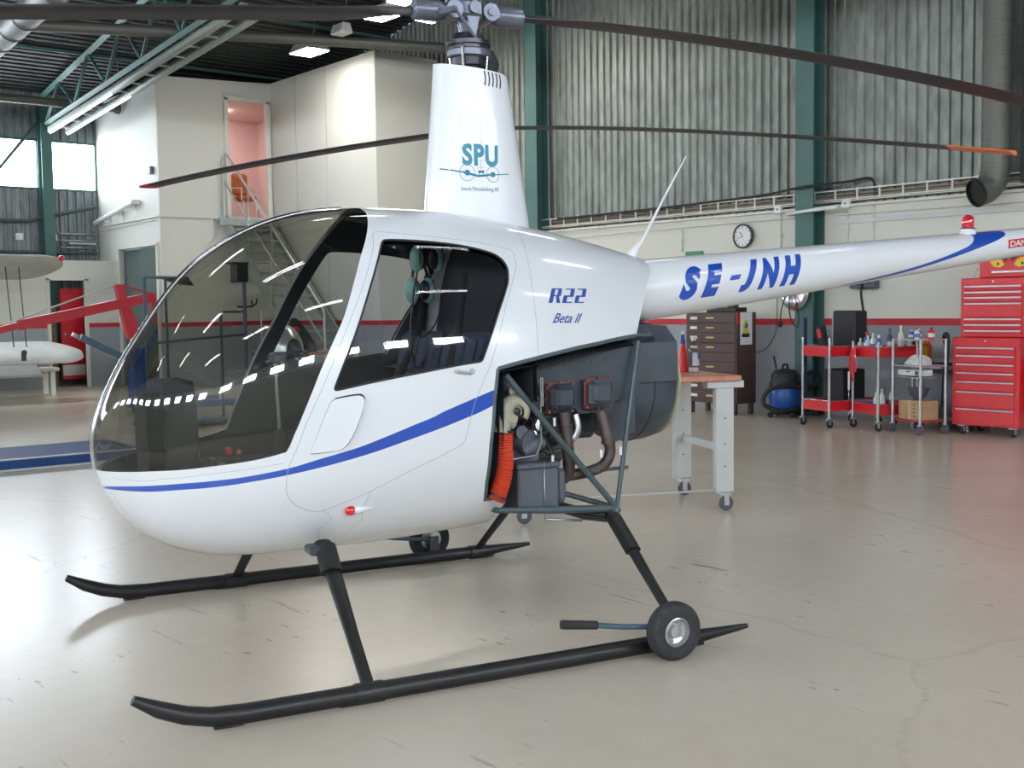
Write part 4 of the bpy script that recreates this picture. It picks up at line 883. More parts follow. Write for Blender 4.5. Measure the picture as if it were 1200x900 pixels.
# brace across the left window, pipes and conduits on the far wall
tag(MB().tube([(3.2, 18.3, 3.75), (4.2, 18.25, 5.0)], .03, 8).build('wall_brace', GREENST), 'thin green diagonal brace crossing the leftmost bright window', 'brace')
t = MB()
t.tube([(-14, 18.38, 3.05), (3.9, 18.38, 3.10), (5.22, 18.38, 3.42)], .035, 8).tube([(-14, 18.36, 2.50), (5.2, 18.36, 2.52)], .03, 8)
tag(t.build('wall_pipe', STEELG), 'dark grey pipes running along the corrugated wall under the far windows', 'pipe')
for x, lb in ((4.10, 'left of two small white switch boxes under the far windows'), (4.72, 'right of two small white switch boxes under the far windows')):
    m = MB(); m.box((x-.35, 18.33, 2.80), (.13, .06, .13), bev=.01); m.box((x-.35, 18.29, 2.80), (.05, .02, .06), bev=.006); tag(m.build('switch_box', PLUG), lb, 'switch box', 'switch boxes under the far windows')
m = MB()
for z in (2.62, 2.75, 2.88): m.tube([(4.45, 18.36, z), (5.2, 18.36, z)], .018, 6)
m.box((4.9, 18.3, 2.70), (.5, .02, .03)); tag(m.build('pipe_bundle', ALU), 'short bundle of bright pipes on the corrugated wall right of the far column', 'pipe')
# fittings on the office block
m = MB(); m.tube([(5.26, 18.4, 3.03), (5.26, 15.58, 3.05), (5.30, 15.56, 3.05), (6.50, 15.56, 3.06)], .014, 8).tube([(5.26, 18.4, 2.95), (5.26, 15.7, 3.0)], .010, 6); tag(m.build('wall_conduit', CONDUIT), 'cream conduit wrapped round the office block corner above the dark green door', 'conduit')
hp = thing('heating_pipe', 'white insulated pipe sloping up the office side wall above the dark green door', 'pipe')
MB().tube([(5.18, 18.35, 3.10), (5.18, 16.45, 3.36)], .045, 10).tube([(5.18, 16.45, 3.36), (5.28, 16.42, 3.36)], .045, 10).build('pipe_run', PLUG, hp)
for y in (17.9, 17.3, 16.7): MB().box((5.24, y, 3.25+.137*(17.3-y)), (.10, .02, .14)).build('pipe_bracket', PLUG, hp)

for y_ in (17.2, 16.6): MB().tube([(5.28, y_, 3.22), (5.28, y_, 3.02)], .007, 6).build('drop_pipe', PLUG, hp)
vb = thing('intercom_box', 'small grey box high on the bright office side wall near the corner', 'box', (5.29, 15.82, 3.87)); MB().box((-.03, 0, 0), (.06, .10, .14), bev=.012).build('housing', MGREY, vb); MB().box((-.065, 0, .02), (.01, .05, .05)).build('cover', PLUG, vb)
# low bright leaning rod line across face B (thin cable)
tag(MB().tube([(5.75, 15.57, 2.1), (6.35, 15.57, 2.75)], .006, 5).build('loose_wire', CONDUIT), 'thin loose wire slanting across the office end wall left of the stairs', 'wire')
# red door leaf standing open behind the partition, with dark store room clutter
rd = thing('red_door', 'red panel door leaf seen through the partition doorway under the wings', 'door', (4.42, 17.95, 0)); MB().box((.10, 0, .98), (.42, .05, 1.70)).build('leaf', REDPAINT, rd); MB().box((.10, -.02, .30), (.42, .05, .20)).build('kick_plate', PLUG, rd); MB().cyl((-.06, -.03, .98), (-.06, -.09, .98), .02).build('door_knob', ALU, rd)
m = MB(); m.box((4.03, 17.9, 1.0), (.16, .10, 1.9), bev=.02); tag(m.build('rolled_mat', OPDOOR), 'dark green roll standing at the left inside the partition doorway', 'roll')
m = MB(); m.box((4.24, 18.15, .75), (.10, .06, 1.5), rz=.1); m.tube([(4.16, 18.0, .02), (4.24, 18.1, .95)], .015, 6); tag(m.build('leaning_boards', mat('brown_store_board', (.30, .22, .15), .8)), 'brown boards and poles leaning inside the partition doorway', 'boards')
# rest of the shell behind and beside the camera
m = MB(); yc = (YB+YF)/2
m.box((XL-.05, yc, 2.6), (.1, YF-YB, 5.9)); struct('wall_left', m, CREAM)
m = MB(); m.box(((XL+XW)/2, YB-.05, 2.6), (XW-XL, .1, 5.9)); struct('wall_back', m, CREAM)
# ------------------------------------------------------------------ stairs in front of the office block
st = thing('steel_staircase', 'galvanised steel staircase climbing along the office wall to the pink doorway', 'stairs')
sl = .905; x0, x1 = 6.52, 7.42; ytop, ztop = 15.52, 3.04
yb = ytop-ztop/sl
for x, nm in ((x0, 0), (x1, 1)):
    m = MB(); m.prism([(ytop, ztop+.02), (ytop, ztop-.22), (yb+.14, 0), (yb-.14, 0), (ytop-.02, ztop+.04)], -.02, .02, frame=((x, 0, 0), (0, 1, 0), (0, 0, 1), (1, 0, 0))); m.build('stringer', STAIRST, st)
n = 15
for k in range(1, n):
    z = ztop*k/n; y = yb+z/sl; MB().box(((x0+x1)/2, y, z), (x1-x0-.05, .24, .035)).build('tread', STAIRST, st)
MB().box((7.0, 15.47, ztop-.02), (1.35, .24, .06)).box((7.0, 15.36, ztop-.05), (1.35, .03, .14)).build('landing', STAIRST, st)
r = MB(); zr = lambda y: ztop-(ytop-y)*sl
P0 = (x0-.02, 15.38, 4.20); P1 = (x0-.02, 12.14, 1.36)
r.tube([(x0-.02, 15.52, 3.05), (x0-.02, 15.50, 4.10), (x0-.02, 15.44, 4.20), P0, P1, (x0-.02, 12.12, 1.30), (x0-.02, 12.12, .06)], .022, 8); r.build('handrail', TUBEST, st)
MB().tube([(x0-.02, 15.50, 3.72), (x0-.02, 12.12, .82)], .014, 8).build('mid_rail', TUBEST, st)
for y in (14.60, 13.80, 13.0):
    MB().tube([(x0-.02, y, zr(y)-.05), (x0-.02, y, 4.20-(15.38-y)*.8765)], .017, 8).build('rail_post', TUBEST, st)
# orange chairs seen upstairs
for i, (x, y, lb) in enumerate(((6.82, 16.40, 'left orange leather chair standing in the upstairs doorway'), (7.27, 16.2, 'right orange leather chair standing in the upstairs doorway'))):
    c = thing('orange_chair', lb, 'chair', (x, y, 3.08), .15*i, 'orange chairs upstairs')
    MB().box((0, 0, .42), (.34, .36, .10), bev=.04).build('seat', ORCHAIR, c)
    MB().box((0, .17, .70), (.36, .09, .42), bev=.04).box((0, .13, .70), (.30, .03, .34), bev=.01).build('backrest', ORCHAIR, c)
    for a in (-.15, .15):
        for b in (-.15, .15): MB().cyl((a, b, 0), (a, b, .38), .013, n=8).build('leg', PLUG, c)
    for a in (-.19, .19): MB().tube([(a, -.15, .38), (a, -.16, .60), (a, .15, .62), (a, .17, .5)], .013, 8).build('armrest', PLUG, c)
# ------------------------------------------------------------------ biplane wings at the left
bp = thing('biplane', 'grey fabric-covered biplane parked at the left edge, only its wing tips in view', 'aircraft', (0, 0, 0))
def wing(xa, xb, y, z, chord, th, tilt, nm, mt):
    m = MB(); prof = [(0, 0), (.03, .35), (.12, .75), (.3, 1), (.55, .85), (.8, .5), (1, .08), (1, -.05), (.8, -.18), (.5, -.30), (.2, -.35), (.05, -.25)]; secs = []
    xs = list(np.linspace(xa, xb-.45, 7))+[xb-.33, xb-.22, xb-.12, xb-.05, xb-.012, xb]
    for x in xs:
        d = max(0, (x-(xb-.45))/.45); k = math.sqrt(max(.0004, 1-d*d)); S = []
        for a, b in prof:
            u = (a-.42)*chord*k+.0; w = b*th*(.35+.65*k); S.append((x, y+u*math.cos(tilt)+w*math.sin(tilt), z+w*math.cos(tilt)+u*math.sin(tilt)))
        secs.append(S)
    n = len(prof)
    for a, b in zip(secs[:-1], secs[1:]): m.add(a+b, [(j, (j+1) % n, n+(j+1) % n, n+j) for j in range(n)], 0, True)
    m.add(secs[0], [list(range(n))]); m.add(secs[-1], [list(range(n))[::-1]])
    return m.build(nm, mt, bp)
wing(-3.6, 3.35, 15.0, 2.12, 1.25, .10, -.26, 'upper_wing', FABW)
MB().sphere((3.20, 14.55, 2.24), .045).build('wing_tip_lamp', REDLENS, bp)
wing(-3.6, 3.62, 15.0, .72, 1.25, .10, .26, 'lower_wing', FABW)
for a, b in ((2.42, 2.47), (2.62, 2.66)): MB().tube([(a, 14.8, 2.10), (b, 14.7, .85)], .009, 6).build('bracing_wire', DGREY, bp)
for x in (.2, -2.8):
    for y_ in (14.6, 15.3): MB().tube([(x, y_, 2.1), (x, y_, .75)], .03, 8, flat=.4).build('interplane_strut', GREYPT, bp)
m = MB(); m.tube([(-1.5, 12.6, 1.1), (-1.5, 13.4, 1.15), (-1.5, 15, 1.2), (-1.5, 18.0-.6, 1.15)], [.28, .42, .44, .16], 24); m.build('fuselage', FABW, bp)
for s_ in (-1, 1):
    w_ = MB(); w_.tube([(-1.5+s_*.75, 14.3, .22), (-1.5+s_*.87, 14.3, .22)], .22, 24); w_.build('wheel', RUBBER, bp)
    MB().tube([(-1.5+s_*.75, 14.3, .22), (-1.5+s_*.3, 14.6, .85)], .025, 8).build('gear_leg', DGREY, bp)
MB().tube([(-1.5, 17.3, 0.05), (-1.5, 17.35, 1.0)], .03, 8).build('tail_skid', DGREY, bp)
al = MB(); al.box((2.4, 15.45, .47), (1.35, .5, .045), R=Matrix.Rotation(.5, 3, 'X'), bev=.02); al.build('hanging_flap', FABW, bp)
MB().box((2.55, 14.5, .70), (.07, .05, .12), bev=.01).sphere((2.55, 14.47, .77), .045).build('aileron_bracket', DGREY, bp)
# canvas bag hanging between the wings
cb = thing('canvas_sack', 'olive beige canvas sack lettered 200 kg between the wings at the left edge', 'sack', (2.28, 15.75, .92)); m = MB()
m.box((-.38, .0, .26), (.80, .30, .52), bev=.10); m.sphere((-.38, 0, .50), .14, (2.2, 1, .55)); m.build('bag_body', CANVAS, cb)
m = MB(); m.box((-.38, -.155, .26), (.03, .01, .50)); m.build('bag_strap', FABW, cb)
V, Fc = text2d('200 kg', 1, offset=.02); V = fit2d(V, .30, .11); decal('lettering', V, Fc, CABLE, cb, lambda u, v: (-.36+u, -.156, .06+v))
# white bench under the lower wing carrying the sack
wb = thing('white_stand', 'low white wooden stand on the floor under the lower wing', 'stand', (2.3, 15.95, 0)); MB().box((0, 0, .43), (2.4, .5, .06), bev=.01).build('top', PLUG, wb)
for a in (-1.1, 1.1):
    for b in (-.18, .18): MB().box((a, b, .20), (.07, .06, .40)).build('leg', PLUG, wb)
cb.location = (2.10, 16.02, .46)
m = MB(); m.prism([(0, 0), (.14, 0), (.10, .14)], -.05, .05, frame=((3.05, 15.85, .465), (1, 0, 0), (0, 0, 1), (0, 1, 0))); tag(m.build('wheel_chock', REDPAINT), 'small red wheel chock on the white stand under the wing', 'chock')
# ------------------------------------------------------------------ red engine crane
cr = thing('engine_crane', 'red engine crane with blue hydraulic base beside the helicopter nose', 'crane')
Y0 = 11.0
def beam(a, b, w, h, nm, mt, par=cr):
    a, b = Vector(a), Vector(b); U = (b-a).normalized(); S = U.cross(Vector((0, 0, 1))).normalized(); Tt = S.cross(U)
    return MB().prism([(-w/2, -h/2), (w/2, -h/2), (w/2, h/2), (-w/2, h/2)], 0, (b-a).length, frame=(a, S, Tt, U)).build(nm, mt, par)
beam((1.0, Y0, 1.125), (1.50, Y0, 1.245), .07, .085, 'jib_extension', REDCRANE)
beam((1.42, Y0, 1.225), (3.16, Y0, 1.575), .09, .125, 'jib', REDCRANE)
MB().tube([(1.30, Y0, 1.26), (2.66, Y0, 1.735)], .012, 6).build('jib_tie_rod', TUBEST, cr)
m = MB(); m.prism([(2.66, 1.74), (2.77, 1.74), (2.80, 1.55), (2.93, 1.20), (2.93, 1.02), (2.80, 1.02), (2.72, 1.40), (2.70, 1.5)], -.055, .055, frame=((0, Y0, 0), (1, 0, 0), (0, 0, 1), (0, 1, 0))); m.build('king_post', REDCRANE, cr)
MB().tube([(2.74, Y0, 1.73), (3.16, Y0, 1.62)], .012, 6).build('jib_tie_rod', REDCRANE, cr)
m = MB(); m.box((3.17, Y0, 1.42), (.07, .08, .40)); m.build('jib_lug', REDCRANE, cr)
MB().cyl((2.86, Y0, 1.06), (2.86, Y0, .80), .022).cyl((2.90, Y0, 1.04), (2.90, Y0, .80), .016).build('ram_rod', CHROME, cr)
MB().cyl((2.87, Y0, .85), (2.87, Y0, .20), .075).box((2.95, Y0, .55), (.16, .14, .70), bev=.02).build('hydraulic_column', BLUECR, cr)
MB().tube([(3.02, Y0-.06, .72), (3.16, Y0-.08, 1.08)], .018, 8).sphere((3.165, Y0-.08, 1.10), .03).build('pump_handle', BLUECR, cr)
beam((2.16, Y0-.05, 1.06), (2.86, Y0-.05, .70), .08, .08, 'diagonal_arm', PETROL); beam((2.10, Y0+.06, 1.10), (2.90, Y0+.06, .66), .03, .05, 'diagonal_arm', ALU)
for s_ in (-1, 1):
    l = beam((2.95, Y0+s_*.15, .12), (4.3, Y0+s_*.5, .12), .09, .09, 'base_leg', BLUECR); MB().tube([(4.2, Y0+s_*.47-.02, .05), (4.2, Y0+s_*.47+.02, .05)], .05, 14).tube([(2.95, Y0+s_*.15-.02, .05), (2.95, Y0+s_*.15+.02, .05)], .05, 14).build('caster_wheel', RUBBER, l)
MB().box((2.95, Y0, .14), (.20, .44, .10)).build('base_plate', BLUECR, cr)
# blue tube frame behind the nose
tf = thing('tube_frame_stand', 'blue-grey tube frame stand with a black box on its mast, seen through the windshield', 'stand')
yy = 9.0
for x, z1 in ((2.29, 1.78), (2.55, 1.78)): MB().tube([(x, yy+.15, .05), (x, yy+.15, z1)], .018, 8).build('upright', PETROL, tf)
MB().tube([(2.29, yy+.15, 1.78), (2.73, yy+.15, 1.775)], .02, 8).build('top_rail', PETROL, tf)
m = MB(); m.prism([(2.45, 1.76), (2.74, 1.79), (2.82, 1.68), (2.62, 1.70)], -.05, .05, frame=((0, yy, 0), (1, 0, 0), (0, 0, 1), (0, 1, 0))); m.build('saddle', BLACK, tf)
MB().tube([(3.50, yy, .05), (3.50, yy, 1.75)], .024, 10).build('mast', PETROL, tf); MB().tube([(3.20, yy+.05, .05), (3.20, yy+.05, 1.36)], .02, 8).build('upright', PETROL, tf)
MB().box((3.44, yy, 1.84), (.16, .18, .235), bev=.01).box((3.41, yy, 1.955), (.22, .20, .02)).build('control_box', BLACK, tf)
MB().tube([(3.40, yy, 1.42), (3.60, yy, 1.42), (3.66, yy, 1.46), (3.67, yy, 1.52)], .012, 6).tube([(3.60, yy, 1.42), (3.60, yy, 1.50)], .012, 6).build('hook_bar', BLACK, tf)
MB().tube([(2.29, yy+.1, 1.0), (3.50, yy, 1.08)], .016, 8).tube([(3.2, yy, 1.36), (3.5, yy, 1.36)], .014, 8).build('cross_rail', PETROL, tf)
MB().box((2.9, yy+.05, .05), (1.5, .5, .05), bev=.01).build('base', PETROL, tf)
MB().tube([(3.72, yy, .07), (3.72, yy, 1.38)], .008, 6).tube([(3.72, yy, .07), (3.4, yy, .07)], .02, 6).build('thin_rod', PLUG, tf)
# work table with black jacket
wt = thing('wood_table', 'orange-topped table seen through the far door window', 'table', (4.75, 9.35, 0), .05)
MB().box((0, 0, .80), (1.0, .55, .045), bev=.005).build('table_top', WOODTOP, wt)
for a in (-.44, .44):
    for b in (-.22, .22): MB().box((a, b, .39), (.05, .05, .78)).build('leg', GREYPT, wt)
jk = thing('black_jacket', 'black jacket heaped into a peak with a red patch, on the orange table', 'jacket', (4.42, 9.35, .825)); m = MB(); random.seed(5); V = []; nn, na_ = 10, 24
for i in range(nn+1):
    t = i/nn; r_ = .24*(1-t)**.85+.03
    for j in range(na_):
        a = 2*PI*j/na_; k = 1+.18*math.sin(3*a+t*2)+.10*math.sin(7*a+1.3*t*5); V.append((r_*k*math.cos(a)*1.0+.03-.07*t, r_*k*.8*math.sin(a), .44*t))
m.add(V, [(i*na_+j, i*na_+(j+1) % na_, (i+1)*na_+(j+1) % na_, (i+1)*na_+j) for i in range(nn) for j in range(na_)], 0, True); m.add(V[-na_:], [list(range(na_))]); m.build('jacket_body', mat('black_jacket_cloth', (.02, .022, .024), .9, noise=.4), jk)
MB().sphere((-.10, -.13, .28), .06, (1.1, .5, .9)).build('red_patch', REDPAINT, jk)
# silver canopy cover next to it
m = MB(); V = []
for i in range(13):
    a = PI*i/12
    for j in range(7): r_ = .24*math.sin(PI*(j+.5)/7)**.5; V.append((.0+r_*math.cos(a)*1.0, -.35+j*.1, .0+.34*math.sin(a)*(r_/.24)))
m.add(V, [(i*7+j, i*7+j+1, (i+1)*7+j+1, (i+1)*7+j) for i in range(12) for j in range(6)], 0, True); cv = thing('silver_cover', 'pale silver curved cover lying left of the black jacket', 'cover', (3.98, 9.0, .0)); m2 = m.build('shell', mat('silver_sheet', (.55, .57, .58), .3, metal=.6), cv); m2.location.z = .86; MB().box((0, 0, .43), (.5, .6, .86), bev=.02).build('box_base', DGREY, cv)
# low blue platform on the floor at the left
pf = thing('blue_platform', 'long low blue platform with a pale edge strip on the floor left of the nose', 'platform', (0, 0, 0)); m = MB()
m.box((-1.9, 6.92, .05), (5.6, 1.05, .10), bev=.008); m.build('deck', mat('platform_blue_paint', (.006, .045, .17), .65, noise=.1), pf); pf.rotation_euler.z = -.03
MB().box((-1.9, 6.40, .101), (5.6, .022, .012)).build('edge_strip', ALU, pf); MB().box((-1.9, 6.385, .01), (5.6, .04, .016)).build('floor_shadow_strip', GREYPT, pf)  # the strip on the floor paints the grey shadow line along the platform
# ------------------------------------------------------------------ ducts
t = MB()
P = [Vector((1.2, 14.0, 5.55)), Vector((2.57, 13.45, 5.55)), Vector((4.86, 12.4, 5.55)), Vector((7.0, 11.53, 5.55)), Vector((8.2, 11.1, 5.55))]
t.tube(P, .085, 16); o = t.build('ventilation_duct', DUCT); tag(o, 'dark spiral duct crossing high in front of the office block', 'duct')
o = thing('return_duct', 'small grey duct entering the office side wall high at the left', 'duct'); MB().tube([(-8, 17.1, 5.08), (5.2, 17.1, 5.12)], .075, 14).build('duct_run', DUCT, o); MB().tube([(5.16, 17.1, 5.12), (5.24, 17.1, 5.12)], .10, 16).build('wall_collar', DUCT, o)
o = thing('main_duct', 'broad bright silver duct in the top left corner', 'duct'); MB().tube([(1.97, 16.3, 4.95), (1.612, 11.9, 4.95), (1.425, 9.66, 4.95), (.85, 3.0, 4.95), (-.05, -8, 4.95)], .17, 24).build('duct_run', SILDUCT, o)
for q in range(9): MB().lathe([(.172, -.015), (.182, 0), (.172, .015)], c=(1.612-.058*q, 11.9-q*.7, 4.95), axis=(.083, 1, 0), n=24, cap=False).build('duct_joint', SILDUCT, o)
vd = thing('extract_duct', 'vertical spiral duct with an open elbow mouth at the right edge', 'duct')
MB().tube([(8.62, 2.02, 7.3), (8.62, 2.02, 2.78), (8.60, 2.02, 2.66)], .145, 24, mi=0).tube(catmull([(8.60, 2.02, 2.70), (8.57, 2.04, 2.60), (8.50, 2.07, 2.53), (8.42, 2.11, 2.50)], 4), .145, 24, caps=False).build('duct_run', DUCT, vd)
a_ = Vector((-.08, .04, -.03)).normalized(); MB().lathe([(.150, -.01), (.150, .02), (.138, .02), (.138, -.04), (0, -.04)], c=(8.41, 2.113, 2.498), axis=a_, n=24).build('open_mouth', BLACK, vd)
tag(MB().box((8.76, 1.72, 4.95), (.10, .16, 4.7)).build('black_riser', CABLE), 'black cable riser running up the right edge beside the spiral duct', 'riser')
# ------------------------------------------------------------------ things on the right wall
XS = XW-.075
def onwall(y, z): return (XS-.004, y, z)
ct = thing('cable_tray', 'long cream cable tray running under the corrugated sheet of the right wall', 'cable tray'); m = MB()
for dz in (0, .11): m.box((XW-.11, 3.2, 2.60+dz), (.03, 12.4, .016))
m.box((XW-.06, 3.2, 2.58), (.10, 12.4, .012)); m.build('tray_rail', CONDUIT, ct)
for k in range(42): MB().box((XW-.112, -2.8+.3*k, 2.655), (.012, .022, .14)).build('tray_rung', CREAM, ct)
m = MB(); m.tube([(XW-.09, 9.2, 2.62), (XW-.09, -2.6, 2.63)], .018, 6).tube([(XW-.10, 9.2, 2.66), (XW-.10, -2.6, 2.66)], .014, 6); m.build('laid_cables', mat('brown_grey_cable', (.22, .19, .15), .7), ct)
tag(MB().tube(catmull([(XW-.14, 9.0, 2.70), (XW-.14, 7.0, 2.71), (XW-.15, 5.2, 2.74), (XW-.40, 4.40, 2.76), (XW-.15, 3.9, 2.80), (XW-.13, 3.66, 2.82), (XW-.11, 3.58, 2.77), (XW-.10, 3.56, 2.60)], 5), .016, 8).build('loose_cable', CABLE), 'thick black cable draped along the cable tray and hooking down right of the column', 'cable')
m = MB(); m.tube([(XS-.02, 9.0, 2.41), (XS-.02, 4.9, 2.43), (XS-.02, 4.72, 2.43)], .010, 6).tube([(XS-.02, 4.1, 2.42), (XS-.02, -2, 2.38)], .008, 6); tag(m.build('wall_conduit', CONDUIT), 'thin cream conduit running level across the upper right wall', 'conduit')
tag(MB().tube([(XW-.36, 4.62, 2.46), (XW-.36, 3.9, 2.50)], .022, 8).tube([(XW-.36, 4.62, 2.46), (XS-.01, 4.64, 2.46)], .018, 8).build('short_pipe', PLUG), 'short white pipe bracketed across the green column near the clock', 'pipe')
tag(MB().box((XS-.01, .5, 2.25+.09), (.02, 7.2, .055)).build('pipe_shadow_band', GREYPT), 'painted grey strip of pipe shadow along the right wall under the duct mouth', 'painted shadow')  # grey strip paints the shadow of a pipe on the wall
for y, za, zb_, lb in ((6.56, 2.40, 2.1, 'short cream conduit drop on the wall right of the antenna'), (4.92, 2.5, 1.95, 'cream conduit drop from the switch box right of the clock'), (3.95, 2.50, 2.0, 'cream conduit drop just right of the green column'), (3.60, 2.55, 1.5, 'cream conduit drop under the hooked black cable')):
    tag(MB().tube([onwall(y, za), onwall(y, zb_)], .012, 6).box((XS-.02, y, (za+zb_)/2), (.04, .05, .03)).build('conduit_drop', CONDUIT), lb, 'conduit', 'conduit drops on the right wall')
for y, z, lb in ((4.93, 2.55, 'white junction box on the wall above and right of the clock'), (3.95, 2.55, 'white junction box on the wall just right of the green column')):
    b = thing('junction_box', lb, 'junction box', onwall(y, z), group='white junction boxes'); MB().box((-.03, 0, 0), (.06, .11, .11), bev=.01).build('housing', PLUG, b); MB().cyl((-.06, 0, 0), (-.065, 0, 0), .012, n=8).build('screw', MGREY, b)
ck = thing('wall_clock', 'round white wall clock with a dark rim above the tail cone', 'clock', onwall(5.485, 2.246))
m = MB(); m.lathe([(.15, .005), (.158, .03), (.158, .055), (.138, .06), (.134, .048)], axis=(-1, 0, 0), n=40, cap=False); m.build('rim', mat('dark_clock_rim', (.03, .03, .04), .3), ck)
fc = MB().lathe([(.0, .046), (.136, .046)], axis=(-1, 0, 0), n=40, cap=False).build('dial', PLUG, ck)
m = MB()
for k in range(12): a = PI*k/6; m.box((-.0475, .115*math.sin(a), .115*math.cos(a)), (.002, .008, .022), R=Matrix.Rotation(-a, 3, 'X'))
m.build('hour_marks', BLACK, fc); MB().tube([(-.050, 0, 0), (-.050, .045, .055)], .004, 5).build('hour_hand', BLACK, fc); MB().tube([(-.052, 0, 0), (-.052, .09, -.03)], .003, 5).build('minute_hand', BLACK, fc)
sg = thing('exit_sign', 'small green sign on the wall just above the lettering on the tail', 'sign', onwall(6.33, 2.02)); MB().box((-.015, 0, 0), (.03, .30, .14), bev=.004).build('plate', mat('sign_green', (.03, .20, .10), .4), sg)
rl = thing('cable_reel', 'round silver cable reel hanging on the column under the tail cone', 'cable reel', (XW-.36, 4.50, 1.50))
MB().lathe([(.20, 0), (.21, .02), (.17, .05), (.12, .03), (.05, .04), (0, .045)], axis=(-1, 0, 0), n=32).build('drum', ALU, rl); MB().tube(catmull([(-.05, .02, .05), (-.06, .04, -.15), (-.05, .02, -.32), (-.06, -.08, -.42), (-.06, -.10, -.30), (-.05, -.06, -.12)], 5), .008, 6).tube(catmull([(-.04, .10, .0), (-.05, .16, -.2), (-.05, .18, -.34)], 4), .007, 6).build('hanging_cable', CABLE, rl)
MB().box((-.05, .18, -.38), (.04, .05, .08), bev=.01).build('plug', CABLE, rl); MB().tube(catmull([(-.05, -.02, .02), (-.06, -.06, -.12), (-.06, -.02, -.22)], 4), .007, 6).build('hanging_cable', REDPAINT, rl)
sk = thing('socket_bank', 'grey socket box on the wall over the equipment case', 'socket', onwall(3.68, 1.60)); MB().box((-.06, 0, 0), (.12, .34, .13), bev=.012).build('housing', MGREY, sk)
for a in (-.09, .04, .12): MB().cyl((-.12, a, -.0), (-.135, a, 0), .03, n=14).build('outlet', DGREY, sk)
MB().tube(catmull([(-.13, -.02, -.02), (-.17, -.03, -.12), (-.16, -.05, -.30), (-.22, -.12, -.52), (-.32, -.24, -.64)], 5), .016, 8).build('power_lead', CABLE, sk)
tag(MB().tube(catmull([(XS-.03, 4.96, 1.95), (XS-.03, 4.96, 1.2), (XS-.03, 5.02, .92), (XS-.03, 5.25, .75), (XS-.03, 5.7, .85)], 6), .005, 5).build('thin_wire', CABLE), 'thin black wire hanging down the grey dado right of the brown cabinet', 'wire')
# ------------------------------------------------------------------ second rotor, on a stand behind the helicopter
rs_ = thing('rotor_stand', 'second dark two-blade rotor on a post stand behind the helicopter mast, orange tips', 'rotor', (2.18, 2.79, 0))
m = MB(); m.cyl((0, 0, .06), (0, 0, 2.62), .045); m.build('post', STEELG, rs_)
m = MB()
for k in range(3): a = 2*PI*k/3+.4; m.tube([(0, 0, .34), (.42*math.cos(a), .42*math.sin(a), .05)], .022, 8).tube([(0, 0, .05), (.42*math.cos(a), .42*math.sin(a), .04)], .02, 8)
m.build('tripod_base', STEELG, rs_)
m = MB(); m.lathe([(.05, 2.56), (.07, 2.62), (.07, 2.72), (.04, 2.76)], n=20); U2 = Vector((math.cos(-1.314), math.sin(-1.314), 0)); W2 = Vector((-U2.y, U2.x, 0)); m.tube([U2*-.26+Vector((0, 0, 2.69)), U2*.26+Vector((0, 0, 2.69))], .042, 14); m.build('rotor_hub', HUBM, rs_)
for sg, dr, ex_, red in ((1, .50, 1.35, 0), (-1, .15, 2.0, 1)):
    q = U2*sg; ch = W2*sg; R = 3.83; prof = [(.045, 0), (.035, .009), (.01, .0125), (-.04, .010), (-.09, .005), (-.135, .0008), (-.135, -.0008), (-.09, -.003), (-.04, -.006), (.01, -.0075), (.035, -.006)]; np_ = len(prof)
    def sec_(r, k_=1., g=1.): return [Vector((0, 0, 2.69-dr*(r/R)**ex_))+q*r+ch*(a*k_*g)+Vector((0, 0, b*1.3*g)) for a, b in prof]
    m = MB(); rr = [.24, .32, .45, .6]+list(np.linspace(.8, R, 20)); S = [sec_(r, .35 if r < .3 else (.7 if r < .4 else 1)) for r in rr]
    for a, b in zip(S[:-1], S[1:]): m.add(a+b, [(j, (j+1) % np_, np_+(j+1) % np_, np_+j) for j in range(np_)], 0, True)
    m.add(S[0], [list(range(np_))]); m.add(S[-1], [list(range(np_))[::-1]]); bl = m.build('rotor_blade', BLADE, rs_)
    m = MB(); a, b = sec_(R-(.34 if not red else .14), 1, 1.06), sec_(R+.003, 1, 1.06); m.add(a+b, [(j, (j+1) % np_, np_+(j+1) % np_, np_+j) for j in range(np_)], 0, True).add(b, [list(range(np_))]); m.build('blade_tip', ORANGE if not red else REDBAND, bl)
# ------------------------------------------------------------------ wheeled workbench with the two bottles
Vb = Vector((.415, .910, 0)); angb = math.atan2(Vb.y, Vb.x)      # local x runs along the end frame, local y away behind the helicopter
wb = thing('wheeled_workbench', 'grey wheeled workbench with orange-brown top behind the engine fan', 'workbench', (2.788, .832, 0), angb)
LB = 1.40; wl = .673
MB().box((wl/2, LB/2-.0, .885), (wl+.14, LB+.14, .035), bev=.004).build('bench_top', WOODTOP, wb)
for yy in (0, LB):
    for xx in (0, wl):
        m = MB(); m.box((xx, yy+.03, .475), (.055, .13, .70), bev=.006).box((xx, yy+.03, .845), (.08, .26, .045)); m.build('leg', GREYPT, wb)
        b = MB()
        for z in (.30, .45, .62): b.cyl((xx-.0270, yy+.03, z), (xx-.0285, yy+.03, z), .006, n=8)
        b.build('leg_bolt_holes', DGREY, wb)
        f = MB(); f.box((xx, yy+.02, .115), (.07, .06, .02)).box((xx-.020, yy+.015, .075), (.006, .035, .075)).box((xx+.020, yy+.015, .075), (.006, .035, .075)).build('caster_fork', ALU, wb)
        MB().lathe([(.02, -.014), (.043, -.014), (.050, -.008), (.050, .008), (.043, .014), (.02, .014)], c=(xx, yy+.01, .050), axis=(1, 0, 0), n=24).build('caster_wheel', MGREY, wb)
    MB().box((wl/2, yy+.03, .42), (wl-.12, .03, .05)).build('cross_rail', GREYPT, wb)
MB().tube([(0, .06, .14), (0, LB-.0, .14)], .008, 8).build('lower_tie_rod', GREYPT, wb)
sp = thing('spray_bottle', 'red spray bottle with blue and white trigger head on the workbench', 'bottle', (2.88, 1.30, .903), .6)
